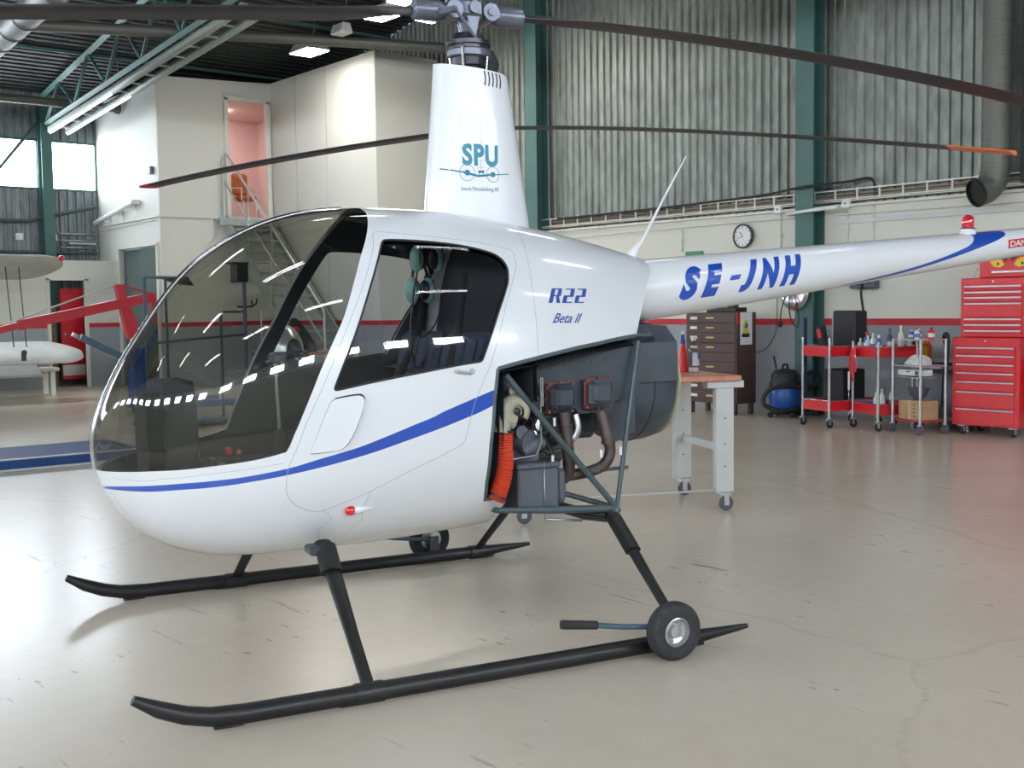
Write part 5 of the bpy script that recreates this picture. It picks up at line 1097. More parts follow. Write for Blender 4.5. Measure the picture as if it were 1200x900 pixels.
MB().lathe([(0, 0), (.043, .0), (.045, .01), (.040, .06), (.024, .155), (.017, .185), (.015, .20)], n=28).build('bottle_body', mat('red_plastic', (.75, .035, .02), .35), sp)
MB().lathe([(.017, .195), (.019, .215), (.014, .225)], n=20).box((-.016, 0, .245), (.016, .024, .05), bev=.004).build('collar', mat('blue_plastic', (.02, .08, .35), .4), sp)
MB().box((.008, 0, .272), (.072, .022, .026), bev=.006).box((.040, 0, .268), (.014, .014, .014)).tube([(.022, 0, .262), (.034, 0, .238), (.026, 0, .218)], .005, 6).build('trigger_head', PLUG, sp)
cb_ = thing('clear_bottle', 'clear plastic bottle with white cap and label beside the red spray bottle', 'bottle', (2.87, 1.195, .903), 0)
MB().lathe([(0, 0), (.036, 0), (.038, .01), (.038, .15), (.030, .185), (.014, .205), (.013, .225)], n=28).build('bottle_body', glass_mat('clear_bottle_plastic', (.80, .82, .84), 1.35, rough=.05, extra=.05), cb_)
MB().lathe([(0, .008), (.032, .008), (.0345, .014), (.0345, .035), (0, .035)], n=24).build('contents', mat('milky_liquid', (.72, .74, .76), .2), cb_)
MB().lathe([(.016, .222), (.016, .245), (0, .246)], n=20).build('cap', PLUG, cb_)
MB().add([(.0387*math.cos(a), .0387*math.sin(a), z) for z in (.05, .14) for a in np.linspace(-2.6, -.9, 9)], [(i, i+1, 10+i, 9+i) for i in range(8)], 0, True).build('label_sleeve', mat('pale_label', (.62, .66, .80), .5), cb_); MB().box((.012, -.037, .12), (.02, .004, .05)).build('label_mark', BLUE, cb_)
# ------------------------------------------------------------------ ground handling wheels
def gwheel(x, sd, lab):
    c, s = math.cos(HYAW), math.sin(HYAW); y = sd*1.075; t = thing('ground_wheel', lab, 'wheel', (c*x-s*y, s*x+c*y, 0), HYAW, 'ground handling wheels')
    R = .113
    MB().lathe([(.058, -.030), (.075, -.038), (.098, -.036), (.110, -.024), (R, -.008), (R, .008), (.110, .024), (.098, .036), (.075, .038), (.058, .030)], c=(0, 0, R), axis=(0, 1, 0), n=48, cap=False).build('tyre', TREAD, t)
    g = MB()
    for w in (-.018, -.006, .006, .018): g.tube([((R+.0006-abs(w)*.12)*math.cos(a), w, R+(R+.0006-abs(w)*.12)*math.sin(a)) for a in np.linspace(0, 2*PI, 49)[:-1]], .0016, 4, closed=True)
    g.build('tread_grooves', RUBBER, t)
    h_ = MB(); o_ = sd
    h_.lathe([(.058, -.028), (.060, .0), (.058, .028), (.052, .030), (.046, .012), (.030, .006), (.024, .020), (.016, .022), (0, .022)] if sd > 0 else [(.058, .028), (.060, .0), (.058, -.028), (.052, -.030), (.046, -.012), (.030, -.006), (.024, -.020), (.016, -.022), (0, -.022)], c=(0, 0, R), axis=(0, 1, 0), n=36)
    for k in range(5): a = 2*PI*k/5; h_.sphere((.038*math.cos(a), sd*.012, R+.038*math.sin(a)), .004, n=6)
    h_.build('wheel_hub', ALU, t)
    MB().cyl((0, 0, R), (0, -sd*.09, R-.01), .012).box((0, -sd*.075, R-.02), (.05, .02, .09), bev=.005).build('axle_bracket', DGREY, t)
    h2 = MB().tube([(-.02, -sd*.052, R-.0), (.20, -sd*.055, R+.030), (.34, -sd*.06, R+.055)], .011, 10).build('lever', PETROL, t)
    MB().tube([(.31, -sd*.06, R+.050), (.46, -sd*.062, R+.072)], [.017, .018], 12).build('lever_grip', RUBBER, t)
    return t
gwheel(-.335, 1, 'near ground handling wheel with lever, clamped to the front skid tail')
gwheel(-.215, -1, 'far ground handling wheel half hidden under the helicopter belly')
# ------------------------------------------------------------------ headsets in the cabin
def headset(x, y, z, rz, lab, drop):
    c, s = math.cos(HYAW), math.sin(HYAW); t = thing('headset', lab, 'headset', (c*x-s*y, s*x+c*y, z), HYAW+rz, 'headsets hanging in the cabin')
    MB().tube([(.055*math.cos(a), 0, .03+.075*math.sin(a)) for a in np.linspace(0, PI, 14)], .007, 8).build('headband', BLACK, t)
    for q in (-1, 1):
        e = MB(); e.sphere((q*.058, 0, -.02), .046, (.62, .75, 1.25)).build('ear_cup', HEADSET, t); MB().sphere((q*.034, 0, -.02), .036, (.5, .8, 1.25)).build('ear_cushion', BLACK, t)
        MB().tube([(q*.062, .028, -.045), (q*.066, .034, -.01), (q*.06, .026, .03)], .0035, 6).build('cup_wire', BLACK, t)
    MB().tube([(0, 0, .105), (0, 0, drop)], .004, 6).build('hanging_loop', BLACK, t)
    MB().tube(catmull([(.05, 0, -.06), (.09, .01, -.22), (.04, .0, -.36), (-.04, .0, -.30), (-.06, .02, -.18)], 5), .004, 6).build('headset_lead', BLACK, t)
headset(.225, .02, 1.605, .25, 'upper green headset hanging from the cabin roof in the door window', .14)
headset(.245, -.02, 1.470, .55, 'lower green headset hanging under the first one', .26)
# ------------------------------------------------------------------ brown drawer cabinet
bc = thing('drawer_cabinet', 'dark brown metal drawer cabinet against the grey dado', 'cabinet', (8.0, 4.97, 0))
MB().box((.20, .405, .705), (.38, .81, 1.13), bev=.004).build('carcass', BROWNCAB, bc)
for a in (.05, .36):
    for b in (.06, .75): MB().box((a, b, .07), (.05, .05, .14)).build('leg', BROWNCAB, bc)
nd = 9
for k in range(nd):
    z = .16+k*.1215; d_ = MB().box((.006, .405, z+.062), (.022, .77, .108), bev=.004).build('drawer', BROWNCAB, bc)
    if k not in (2, 4): MB().box((-.010, .405, z+.070), (.012, .13, .022), bev=.003).build('drawer_pull', mat('brass_pull', (.55, .42, .20), .35, metal=.8), d_)
    if k in (0, 1, 5, 6, 7, 8): MB().box((-.007, .67, z+.070), (.004, .11, .035)).build('card_holder', PLUG, d_)
ps = thing('safety_poster', 'white safety poster with yellow figure and black caption on the brown cabinet side', 'poster', (8.17, 4.966, 1.07))
MB().box((.02, -.001, 0), (.23, .002, .40)).build('sheet', PLUG, ps)
MB().prism([(-.05, -.06), (.07, -.06), (.05, .02), (.03, .10), (.0, .11), (-.03, .05)], .0, .0012, frame=((0, -.0028, 0), (1, 0, 0), (0, 0, 1), (0, -1, 0))).build('yellow_figure', mat('poster_yellow', (.65, .55, .08), .6), ps)
MB().prism([(-.02, .0), (.05, .01), (.05, .05), (.01, .08)], .0, .0012, frame=((0, -.0042, 0), (1, 0, 0), (0, 0, 1), (0, -1, 0))).build('dark_figure_part', OPDOOR, ps); MB().box((.01, -.003, -.085), (.15, .0016, .045)).build('black_caption', BLACK, ps)
tag(MB().box((8.035, 4.962, 1.20), (.045, .006, .16)).build('red_tag', REDPAINT), 'small red and white tag beside the poster on the brown cabinet', 'tag')
bt = thing('tool_tray', 'low black tray of tools on top of the brown cabinet', 'tray', (8.16, 5.25, 1.27)); MB().box((0, 0, .03), (.24, .46, .06), bev=.01).build('tray_body', BLACK, bt)
m = MB(); m.box((0, -.1, .09), (.10, .12, .06), bev=.01).cyl((0, .08, .08), (.02, .18, .08), .03); m.build('tools', DGREY, bt)
# ------------------------------------------------------------------ vacuum cleaner
vc = thing('vacuum_cleaner', 'blue and black workshop vacuum cleaner with coiled black hose', 'vacuum cleaner', (8.28, 4.45, 0), .3)
MB().lathe([(.16, .07), (.185, .10), (.185, .34), (.175, .36)], n=32).build('tank', mat('vacuum_blue', (.01, .08, .34), .35), vc)
MB().lathe([(.19, .355), (.19, .40), (.17, .44), (.165, .52), (.12, .57), (.05, .585), (0, .59)], n=32).build('motor_head', CABLE, vc)
MB().tube(catmull([(-.08, 0, .57), (-.07, 0, .63), (.07, 0, .63), (.08, 0, .57)], 4), .013, 8).tube([(-.02, .1, .58), (-.03, .13, .74)], .012, 6).build('carry_handle', CABLE, vc)
MB().tube(catmull([(-.02, -.17, .42), (-.05, -.25, .52), (.08, -.34, .55), (.13, -.38, .44), (.0, -.27, .36), (-.16, -.10, .40), (-.28, .10, .34), (-.30, .16, .18), (-.24, -.02, .10), (-.12, -.20, .12), (.10, -.28, .10), (.12, -.36, .05)], 6), .026, 10).build('hose', CABLE, vc)
MB().tube([(.16*math.cos(a), .16*math.sin(a), .065) for a in np.linspace(0, 2*PI, 25)[:-1]], .02, 8, closed=True).build('base_ring', CABLE, vc)
for k in range(4): a = PI/4+k*PI/2; MB().sphere((.19*math.cos(a), .19*math.sin(a), .035), .035, n=12).build('caster_wheel', RUBBER, vc)
# ------------------------------------------------------------------ trolleys
REDTR = REDPAINT
def cart(A, B, L, lab, name, topz, botz, posth, wheel=.045):
    A, B = Vector((*A, 0)), Vector((*B, 0)); w = (B-A).length; a = math.atan2((B-A).y, (B-A).x); t = thing(name, lab, 'trolley', A, a, 'red two-tray trolleys')
    for zt, nm in ((topz, 'upper_tray'), (botz, 'lower_tray')):
        m = MB(); m.box((w/2, L/2, zt-.10), (w, L, .008), mi=0)
        for s_, (c, d) in enumerate((((w/2, 0, zt-.055), (w, .008, .11)), ((w/2, L, zt-.055), (w, .008, .11)), ((0, L/2, zt-.055), (.008, L, .11)), ((w, L/2, zt-.055), (.008, L, .11)))): m.box(c, d)
        tr = m.build(nm, REDTR, t); MB().box((w/2, L/2, zt-.086), (w-.03, L-.03, .016)).build('tray_mat', ALU, tr); MB().tube([(0, 0, zt), (w, 0, zt), (w, L, zt), (0, L, zt)], .008, 6, closed=True).build('tray_rim', CHROME, tr)
    for x in (0, w):
        for y in (0, L):
            MB().cyl((x, y, .10), (x, y, posth), .017, n=12).build('post', CHROME, t)
            f = MB().box((x, y, .10), (.05, .05, .012)).box((x-.018, y, .07), (.005, .03, .06)).box((x+.018, y, .07), (.005, .03, .06)).build('caster_fork', ALU, t)
            MB().lathe([(.0, -.013), (wheel-.006, -.013), (wheel, -.006), (wheel, .006), (wheel-.006, .013), (0, .013)], c=(x, y+.01, wheel), axis=(1, 0, 0), n=20).build('caster_wheel', RUBBER, t)
    return t, w, a
def at_local(t, x, y, z): c, s = math.cos(t.rotation_euler.z), math.sin(t.rotation_euler.z); return (t.location.x+c*x-s*y, t.location.y+s*x+c*y, z)
c1, w1, a1 = cart((7.656, 3.743), (7.548, 3.319), .70, 'red and chrome trolley holding the black case, left of the pair', 'tool_trolley', .895, .295, .99)
MB().box((-.03, .05, 1.0), (.03, .05, .42), bev=.005).box((-.03, .05, .55), (.03, .05, .55), bev=.005).build('push_bar', mat('dark_blue_bar', (.02, .03, .09), .4), c1)
c2, w2, a2 = cart((7.815, 3.20), (7.601, 2.752), .50, 'red and chrome trolley crowded with bottles, right of the pair', 'tool_trolley', .895, .285, .95)
bs = thing('equipment_case', 'tall black equipment case standing on the upper tray of the left trolley', 'case', at_local(c1, .20, .50, .812), a1)
MB().box((0, 0, .235), (.36, .20, .47), bev=.02).build('case_body', CABLE, bs); MB().box((-.185, 0, .235), (.012, .18, .45), bev=.004).build('side_edge', GREYPT, bs)
b2 = thing('black_box', 'black plastic box on the lower tray of the left trolley', 'box', at_local(c1, .21, .42, .212), a1); MB().box((0, 0, .21), (.30, .34, .42), bev=.015).build('box_body', CABLE, b2); MB().cyl((-.04, -.172, .30), (-.04, -.176, .30), .012, n=10).build('latch', ALU, b2)
b3 = thing('tilted_holder', 'small black and red holder leaning on the left trolley beside the case', 'holder', at_local(c1, .13, .17, .812), a1); MB().box((0, 0, .16), (.08, .10, .30), R=Matrix.Rotation(-.30, 3, 'Y'), bev=.01).build('holder_body', CABLE, b3); MB().box((.0, -.055, .22), (.05, .01, .10), R=Matrix.Rotation(-.30, 3, 'Y')).build('red_insert', REDPAINT, b3)
jg = thing('clear_jug', 'clear plastic jug on the left end of the left trolley', 'jug', at_local(c1, .055, .30, .812), 0); MB().lathe([(0, 0), (.045, 0), (.05, .02), (.055, .16), (.03, .22), (.025, .26)], n=20).build('jug_body', glass_mat('clear_jug_plastic', (.78, .82, .82), 1.4, rough=.1, extra=.06), jg); MB().tube(catmull([(.05, 0, .06), (.09, 0, .09), (.09, 0, .16), (.05, 0, .18)], 4), .006, 6).build('jug_handle', PLUG, jg)
tg_ = MB().box((0, 0, .03), (.22, .14, .06), bev=.01).build('tool_tin', MGREY); tg_.location = at_local(c1, .12, .18, .215); tg_.rotation_euler.z = a1; tag(tg_, 'flat grey tin on the lower tray of the left trolley', 'tin')
def bottle(t, x, y, z, r, h, body, cap, lab, kind='bottle', group='bottles on the trolleys', neck=.35):
    o = thing(kind, lab, 'bottle', at_local(t, x, y, z), 0, group)
    MB().lathe([(0, 0), (r*.95, 0), (r, .008), (r, h*.62), (r*.8, h*.72), (r*neck, h*.80), (r*neck, h*.86)], n=20).build('bottle_body', body, o)
    MB().lathe([(r*neck*1.15, h*.85), (r*neck*1.15, h), (0, h)], n=16).build('cap', cap, o)
    MB().lathe([(r*1.012, h*.15), (r*1.012, h*.5)], n=20, cap=False).build('bottle_label', PLUG if body != PLUG else mat('blue_label', (.08, .2, .5), .5), o); return o
PW = mat('cream_bottle_plastic', (.70, .68, .58), .4); PG = mat('pale_green_bottle', (.45, .55, .45), .4); PB = mat('blue_can_paint', (.05, .13, .42), .35); PY = mat('yellow_bottle_plastic', (.75, .50, .05), .4); PD = mat('dark_blue_cap', (.02, .03, .12), .4)
bz = .812
for x, y, r, h, b_, c_, lb in (
    (.05, .06, .030, .17, PG, PLUG, 'pale green bottle with white cap, leftmost on the right trolley'),
    (.13, .09, .036, .24, PB, REDPAINT, 'blue can with wide red cap on the right trolley'),
    (.20, .06, .028, .20, PW, PLUG, 'cream bottle with white cap right of the red-capped can'),
    (.245, .16, .026, .18, PY, PLUG, 'small yellow bottle between cream and white bottles on the right trolley'),
    (.30, .06, .030, .23, PLUG, PW, 'white bottle with pointed cap in the middle of the right trolley'),
    (.39, .07, .034, .21, PB, PLUG, 'blue and white bottle near the right post of the right trolley'),
    (.41, .19, .028, .28, PD, PD, 'dark blue spray can behind the blue and white bottle'),
    (.43, .31, .032, .31, PW, PLUG, 'tall cream bottle with white cap, tallest on the trolleys'),
    (.44, .42, .034, .18, PLUG, REDPAINT, 'white bottle with red cap behind the tall cream bottle'),
    (.44, .52, .036, .20, REDPAINT, PY, 'red can with yellow cap at the back of the right trolley')):
    bottle(c2, x*w2/.496, min(y, .44), bz, r, h, b_, c_, lb)
for x, y, r, h, b_, c_, lb in (
    (.30, .10, .030, .20, PW, PLUG, 'cream bottle on the lower tray of the right trolley'),
    (.38, .12, .034, .24, PW, PG, 'cream bottle with green cap on the lower tray of the right trolley'),
    (.44, .20, .028, .26, PLUG, REDPAINT, 'thin white bottle with red cap on the lower tray')):
    bottle(c2, x*w2/.496, y, .202, r, h, b_, c_, lb)
for k, lb in enumerate(('left blue cup on the lower tray of the right trolley', 'middle blue cup on the lower tray of the right trolley', 'right blue cup on the lower tray of the right trolley')):
    o = thing('blue_cup', lb, 'cup', at_local(c2, .10+.075*k, .10+.03*k, .202), 0, 'blue cups on the lower tray'); MB().lathe([(0, 0), (.026, 0), (.034, .085), (.030, .085), (.024, .01), (0, .01)], n=18).build('cup_body', PB, o); MB().tube(catmull([(.030, 0, .02), (.055, 0, .03), (.055, 0, .06), (.032, 0, .07)], 3), .004, 6).build('cup_handle', PB, o)
gl = thing('red_gloves', 'red gloves and straps hanging from the front of the right trolley', 'gloves', at_local(c2, .02, -.045, .50), a2)
m = MB(); m.tube(catmull([(.03, 0, .36), (.05, -.01, .25), (.04, 0, .10), (.06, 0, .02)], 4), .028, 8, flat=.4).tube(catmull([(.08, 0, .38), (.10, -.01, .25), (.095, 0, .12)], 4), .026, 8, flat=.4).tube(catmull([(.0, 0, .32), (-.01, 0, .2), (.01, 0, .08)], 4), .012, 6).build('glove_cloth', REDPAINT, gl)
sd_ = thing('scraper', 'white-handled scraper hanging point down in front of the red gloves', 'tool', at_local(c2, .06, -.085, .28), a2); MB().cyl((0, 0, .14), (0, 0, .34), .012, n=10).build('tool_handle', PLUG, sd_); MB().tube([(0, 0, .15), (0, 0, .0)], [.008, .002], 8).build('tool_blade', CHROME, sd_)
# bare steel trolley
A3, B3 = Vector((7.700, 2.64, 0)), Vector((7.580, 2.25, 0)); a3 = math.atan2((B3-A3).y, (B3-A3).x); w3 = (B3-A3).length; L3 = .33
c3 = thing('steel_trolley', 'bare steel tube trolley with a white rag, right of the red trolleys', 'trolley', A3, a3)
for x in (0, w3):
    for y in (0, L3):
        MB().cyl((x, y, .10), (x, y, .985), .016, n=12).build('post', ALU, c3); MB().box((x, y, .10), (.04, .04, .012)).box((x, y+.018, .07), (.03, .005, .06)).build('caster_fork', ALU, c3)
        MB().lathe([(.0, -.013), (.044, -.013), (.048, -.006), (.048, .006), (.044, .013), (0, .013)], c=(x, y, .048), axis=(1, 0, 0), n=20).build('caster_wheel', MGREY, c3)
for z, nm in ((.985, 'top_shelf'), (.715, 'middle_shelf'), (.144, 'bottom_shelf')):
    MB().box((w3/2, L3/2, z-.008), (w3, L3, .014)).build(nm, ALU if z > .2 else REDBAND, c3)
rg = thing('white_rag', 'crumpled white rag on the middle shelf of the steel trolley', 'rag', at_local(c3, .20, .16, .716)); m = MB(); V = []
for i in range(9):
    for j in range(20):
        a = 2*PI*j/20; r_ = .14*math.sin(PI*.5*(i+1)/9); V.append((r_*math.cos(a)*(1+.15*math.sin(3*a+i)), r_*math.sin(a), .085*math.cos(PI*.5*(i+1)/9)*(1+.25*math.sin(5*a))))
m.add(V, [(i*20+j, (i+1)*20+j, (i+1)*20+(j+1) % 20, i*20+(j+1) % 20) for i in range(8) for j in range(20)], 0, True).add(V[:20], [list(range(20))]); m.build('rag_cloth', CLOTH, rg)
lb_ = thing('label_box', 'flat white box with dark print under the white rag', 'box', at_local(c3, .20, .12, .56), a3); MB().box((0, 0, .035), (.34, .16, .065), bev=.006).build('box_body', PLUG, lb_); MB().box((.11, -.082, .035), (.05, .004, .04)).box((-.02, -.082, .045), (.05, .004, .012)).build('dark_print', DGREY, lb_)
MB().box((.0, 0, -.012), (.40, .20, .010)).build('hanging_rack', ALU, lb_); lb_.location.z = .60
cx_ = thing('cardboard_box', 'brown cardboard box on the bottom shelf of the steel trolley', 'box', at_local(c3, .20, .165, .144), a3); MB().box((0, 0, .10), (.32, .24, .20), bev=.003).build('box_body', CARD, cx_); MB().box((0, -.121, .10), (.03, .003, .20)).build('tape_strip', mat('tape_brown', (.55, .40, .25), .4), cx_)
m = MB()
for k in range(4): m.box((.07, -.122, .04+.04*k), (.03, .003, .010))
m.build('box_print', DGREY, cx_)
bw = thing('grey_bowl', 'grey bowl standing on the cardboard box', 'bowl', at_local(c3, .20, .165, .346)); MB().lathe([(0, 0), (.04, 0), (.09, .06), (.115, .13), (.108, .13), (.085, .065), (.035, .01), (0, .01)], n=28).build('bowl_body', MGREY, bw); MB().lathe([(0, .10), (.10, .10), (.10, .115), (0, .115)], n=24).build('bowl_contents', FABW, bw)
hb_ = thing('oil_bottle', 'red and yellow oil bottle with red cap beside the steel trolley', 'bottle', (8.30, 2.60, .742), a3); MB().box((0, 0, .09), (.11, .07, .18), bev=.02).box((-.0, 0, .19), (.07, .05, .05), bev=.015).build('bottle_body', mat('amber_red_plastic', (.55, .10, .02), .3), hb_); MB().cyl((0, 0, .205), (0, 0, .25), .02, n=14).build('cap', REDPAINT, hb_); MB().box((0, -.037, .085), (.08, .004, .11)).build('bottle_label', PY, hb_)
# more small stuff on top of the steel trolley
bottle(c3, .05, .30, .985, .026, .10, REDPAINT, PLUG, 'small red pot on the top shelf of the steel trolley'); bottle(c3, .14, .12, .985, .030, .09, PB, PLUG, 'small blue pot on the top shelf of the steel trolley'); bottle(c3, .24, .10, .985, .028, .11, PLUG, REDPAINT, 'small white pot on the top shelf of the steel trolley'); bottle(c3, .34, .2, .985, .034, .12, REDPAINT, REDPAINT, 'small all-red tub at the right end of the steel trolley top')
# sink
sn = thing('steel_sink', 'grey steel sink bench between the steel trolley and red tool chests', 'sink', (8.25, 2.18, 0)); m = MB()
m.box((.30, .26, .73), (.58, .70, .02)).box((.30, .26, .66), (.50, .56, .13), bev=.05); m.build('basin', mat('sink_steel', (.26, .28, .31), .35, metal=.6), sn)
MB().box((.34, .26, .36), (.42, .52, .48), bev=.01).build('lower_cabinet', mat('sink_grey_panel', (.20, .22, .27), .5), sn)
for a in (.04, .56):
    for b in (-.06, .58): MB().cyl((a, b, 0), (a, b, .72), .018, n=10).build('leg', ALU, sn)
MB().box((.28, .26, .115), (.56, .66, .02)).build('lower_shelf', mat('sink_steel_2', (.26, .28, .31), .4, metal=.5), sn)
tag(MB().tube(catmull([(8.0, 2.19, .86), (7.98, 2.22, 1.00), (7.95, 2.17, 1.03), (7.93, 2.15, .92), (7.93, 2.18, .60)], 4), .022, 8).tube([(7.93, 2.18, .60), (7.93, 2.19, .28)], .026, 10).build('hanging_handle', CABLE), 'black hooked handle hanging on the left side of the red tool cabinet', 'handle')
# ------------------------------------------------------------------ red tool chests
def chest(name, lab, x, y0, y1, z0, z1, depth, handles, header, bands=None):
    t = thing(name, lab, 'tool chest', (x, (y0+y1)/2, z0)); w = y1-y0; h = z1-z0
    MB().box((depth/2, 0, h/2), (depth, w, h), bev=.008).build('carcass', REDPAINT, t)
    zs = sorted(handles)
    for i, z in enumerate(zs):
        top = z+.022; bot = (zs[i-1]+.030) if i else z-((zs[1]-zs[0])-.030 if name != 'tool_cabinet' else .13)
        d_ = MB().box((-.006, 0, (top+bot)/2-z0), (.016, w-.09, max(.02, top-bot)), bev=.003).build('drawer', REDPAINT, t); MB().box((-.020, 0, z-z0+.006), (.016, w-.10, .016), bev=.003).build('drawer_pull', ALU, d_)
    MB().cyl((-.002, .0, h-.035), (-.008, .0, h-.035), .010, n=10).build('lock', ALU, t); return t
tb = chest('tool_cabinet', 'large red roller tool cabinet with seven drawers, bottom of the red stack', 7.95, 1.40, 2.11, .10, 1.00, .50, [.888, .806, .718, .63, .54, .436, .26], .05)
for a in (.07, .43):
    for b in (-.27, .27):
        MB().box((a, b, -.008), (.09, .07, .014)).box((a, b-.022, -.04), (.05, .006, .06)).box((a, b+.022, -.04), (.05, .006, .06)).build('caster_fork', ALU, tb); MB().lathe([(0, -.017), (.046, -.017), (.050, -.008), (.050, .008), (.046, .017), (0, .017)], c=(a, b, -.050), axis=(0, 1, 0), n=20).build('caster_wheel', RUBBER, tb)
MB().box((.25, -.40, .42), (.30, .06, .52), bev=.01).build('side_shelf', REDPAINT, tb)
chest('top_chest', 'red top chest with seven slim drawers standing on the roller cabinet', 8.0, 1.36, 2.055, 1.003, 1.60, .42, [1.51, 1.45, 1.395, 1.335, 1.178, 1.12, 1.06], .04)
tc3 = thing('upper_tool_box', 'red box with painted yellow eyes on top of the red chests', 'tool box', (8.06, 1.50, 1.603)); MB().box((.17, 0, .17), (.34, .78, .34), bev=.01).build('box_body', REDPAINT, tc3)
MB().box((-.012, -.05, .055), (.02, .60, .022), bev=.004).build('drawer_pull', ALU, tc3)
for y, fl in ((.20, 1), (-.05, -1)):
    e = MB(); e.prism([(-.075, .02), (-.05, .05), (.0, .055), (.05, .03), (.075, -.015), (.03, -.04), (-.04, -.03)], 0, .002, frame=((-.001, y, .14), (0, -fl, 0), (0, 0, 1), (-1, 0, 0))); ey = e.build('painted_eye', mat('eye_yellow', (.75, .50, .03), .5), tc3)
    MB().prism([(-.10, .10), (.03, .06), (.10, .0), (.10, .05), (.06, .10)], 0, .003, frame=((-.001, y, .15), (0, -fl, 0), (0, 0, 1), (-1, 0, 0))).build('painted_brow', BLACK, tc3); MB().cyl((-.003, y-.01, .135), (-.0045, y-.01, .135), .014, n=12).build('painted_pupil', BLACK, ey)
tag(MB().tube([(8.02, 1.93, 1.60), (8.05, 1.90, 1.70)], .006, 6).build('lid_stay', ALU), 'thin bright lid stay at the left corner of the topmost red box', 'stay')
# ------------------------------------------------------------------ daylight openings and lamps
def opening(i, c, d, m_):
    m = MB(); m.box(c, d); return struct('window_%d' % i, m, m_)
k_ = 11
for y_ in np.arange(-10.5, 17.5, 2.6): opening(k_, (-14.94, float(y_), 4.85), (.03, 1.2, .6), PANEL2); k_ += 1        # strip windows between the columns
for x_ in np.arange(-13.2, 7.5, 2.6): opening(k_, (float(x_), -11.94, 4.85), (1.2, .03, .6), PANEL2); k_ += 1
pk = thing('added_room_light', 'added round light brightening the pink upstairs room from its ceiling', 'light', (7.05, 16.9, 5.20)); MB().lathe([(0, 0), (.16, 0), (.18, .03), (.18, .04)], n=24).build('diffuser', emis('added_room_glow', (1, .93, .88), 60), pk)  # unseen lamp added to brighten the pink room
def lamp(x, y, z, lab, on=True, rz=0, ln=.42, wd=.30):
    t = thing('high_bay_lamp', lab, 'lamp', (x, y, z), rz, 'high bay lamps in front of the office block')
    m = MB(); m.prism([(-wd/2, -.02), (wd/2, -.02), (wd*.28, .12), (-wd*.28, .12)], -ln/2, ln/2, frame=((0, 0, 0), (1, 0, 0), (0, 0, 1), (0, 1, 0))); m.build('reflector', GREYPT, t)
    MB().box((0, 0, -.026), (wd*.9, ln*.92, .012)).build('lamp_glass', LAMPGL if on else PLUG, t)
    MB().tube([(0, 0, .12), (.10, 0, .35), (.10, .0, roof_z(y)-z)], .012, 6).build('hanger', MGREY, t)
lamp(6.66, 12.65, 5.58, 'lit lamp nearest the bright corner of the office wall', ln=.62, wd=.42)
lamp(6.37, 10.10, 5.60, 'lit lamp left of the rotor hub, next along from the office corner lamp', ln=.50, wd=.34)
lamp(7.00, 9.72, 5.60, 'lit lamp tucked directly behind the rotor hub', ln=.5, wd=.34)
lamp(6.16, 9.20, 5.62, 'lit lamp at the very top edge of the photo left of the rotor hub', ln=.5, wd=.34)
lamp(6.45, 11.33, 5.60, 'small unlit lamp hanging between the two lit ones', on=False, ln=.3, wd=.22)
def batten(x, y, z, lab, axis='x', L=1.5, group='twin tube lights over the hangar floor'):
    t = thing('fluorescent_batten', lab, 'light', (x, y, z), 0 if axis == 'x' else PI/2, group)
    MB().box((0, 0, .05), (L, .26, .06), bev=.01).build('light_housing', GREYPT, t)
    for s_ in (-.07, .07): MB().cyl((-L/2+.03, s_, 0), (L/2-.03, s_, 0), .017, n=10).build('tube', TUBEGLOW, t)
    MB().tube([(0, 0, .08), (0, 0, roof_z(y)-z)], .006, 5).build('hanger', MGREY, t)
for rn, y in (('nearest row to the camera', -5.2), ('row over the skids', -1.4), ('row over the tail cone', 2.6)):
    for cn, x in (('far left', -9.0), ('left', -5.8), ('centre', -2.4), ('right', 1.2), ('far right', 4.6)): batten(x, y, 5.65, 'twin tube roof light, %s of the %s' % (cn, rn))
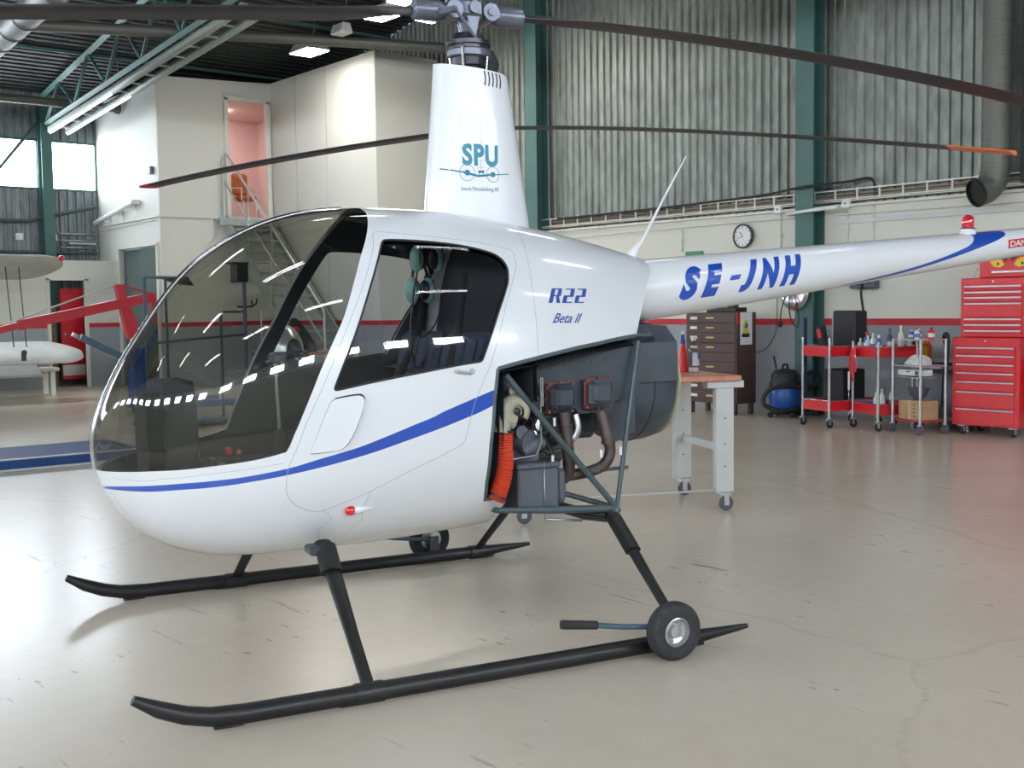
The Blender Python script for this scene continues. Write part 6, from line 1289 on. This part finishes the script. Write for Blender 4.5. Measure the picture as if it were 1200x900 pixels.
# long twin channel light under the first truss
lf = thing('long_light_fitting', 'long twin-channel light fitting sloping down towards the far windows', 'light')
A_, B_ = Vector((4.40, 17.9, 4.75)), Vector((4.40, 10.2, 5.42))
for dx in (-.16, .16):
    a = A_+Vector((dx, 0, 0)); b = B_+Vector((dx, 0, 0)); d_ = (b-a).normalized()
    MB().tube([a, b], .068, 4, up=(1, 0, 1)).build('light_channel', mat('green_grey_channel', (.26, .30, .27), .5), lf)
    MB().tube([a+Vector((0, 0, -.055)), a+Vector((0, 0, -.055))+d_*3.0], .016, 8).build('glare_tube', emis('window_glare_glow', (.93, .96, 1), 3), lf)  # glow along the far end stands in for window glare on the fitting
rg = MB(); 
for k in range(14):
    q = A_.lerp(B_, (k+.5)/14); rg.box(q, (.30, .03, .02))
rg.build('cross_brackets', GREYPT, lf)
hg = MB()
for k in range(4): q = A_.lerp(B_, (k+.5)/4); hg.tube([q, (q.x, q.y, roof_z(q.y)-.1)], .008, 5)
hg.build('hangers', MGREY, lf)
# ------------------------------------------------------------------ camera
def set_camera():
    yaw, pitch, roll = 0.8710, -0.0662, -0.0135
    d = Vector((math.cos(yaw)*math.cos(pitch), math.sin(yaw)*math.cos(pitch), math.sin(pitch))); r = Vector((math.sin(yaw), -math.cos(yaw), 0)); u = r.cross(d)
    c, s = math.cos(roll), math.sin(roll); r2 = c*r+s*u; u2 = -s*r+c*u
    M = Matrix((r2, u2, -d)).transposed().to_4x4(); M.translation = Vector((-3.227, -4.100, 1.370))
    cd = bpy.data.cameras.new('camera'); cd.sensor_width = 36; cd.lens = 1357.4/1200*36; cd.clip_end = 200; cd.clip_start = .05
    o = bpy.data.objects.new('camera', cd); COL.objects.link(o); o.matrix_world = M; sc.camera = o
set_camera()
sc.view_settings.view_transform = 'Standard'; sc.view_settings.look = 'None'; sc.view_settings.gamma = 1; sc.view_settings.use_curve_mapping = False
sc.view_settings.exposure = 0.34
w = bpy.data.worlds.new('world'); sc.world = w; w.use_nodes = True; w.node_tree.nodes['Background'].inputs['Color'].default_value = (.75, .85, 1, 1); w.node_tree.nodes['Background'].inputs['Strength'].default_value = .4
sc.cycles.use_denoising = True; sc.cycles.max_bounces = 10; sc.cycles.transparent_max_bounces = 24; sc.cycles.glossy_bounces = 4; sc.cycles.diffuse_bounces = 5
sc.cycles.caustics_reflective = False; sc.cycles.caustics_refractive = False; sc.cycles.sample_clamp_indirect = 6
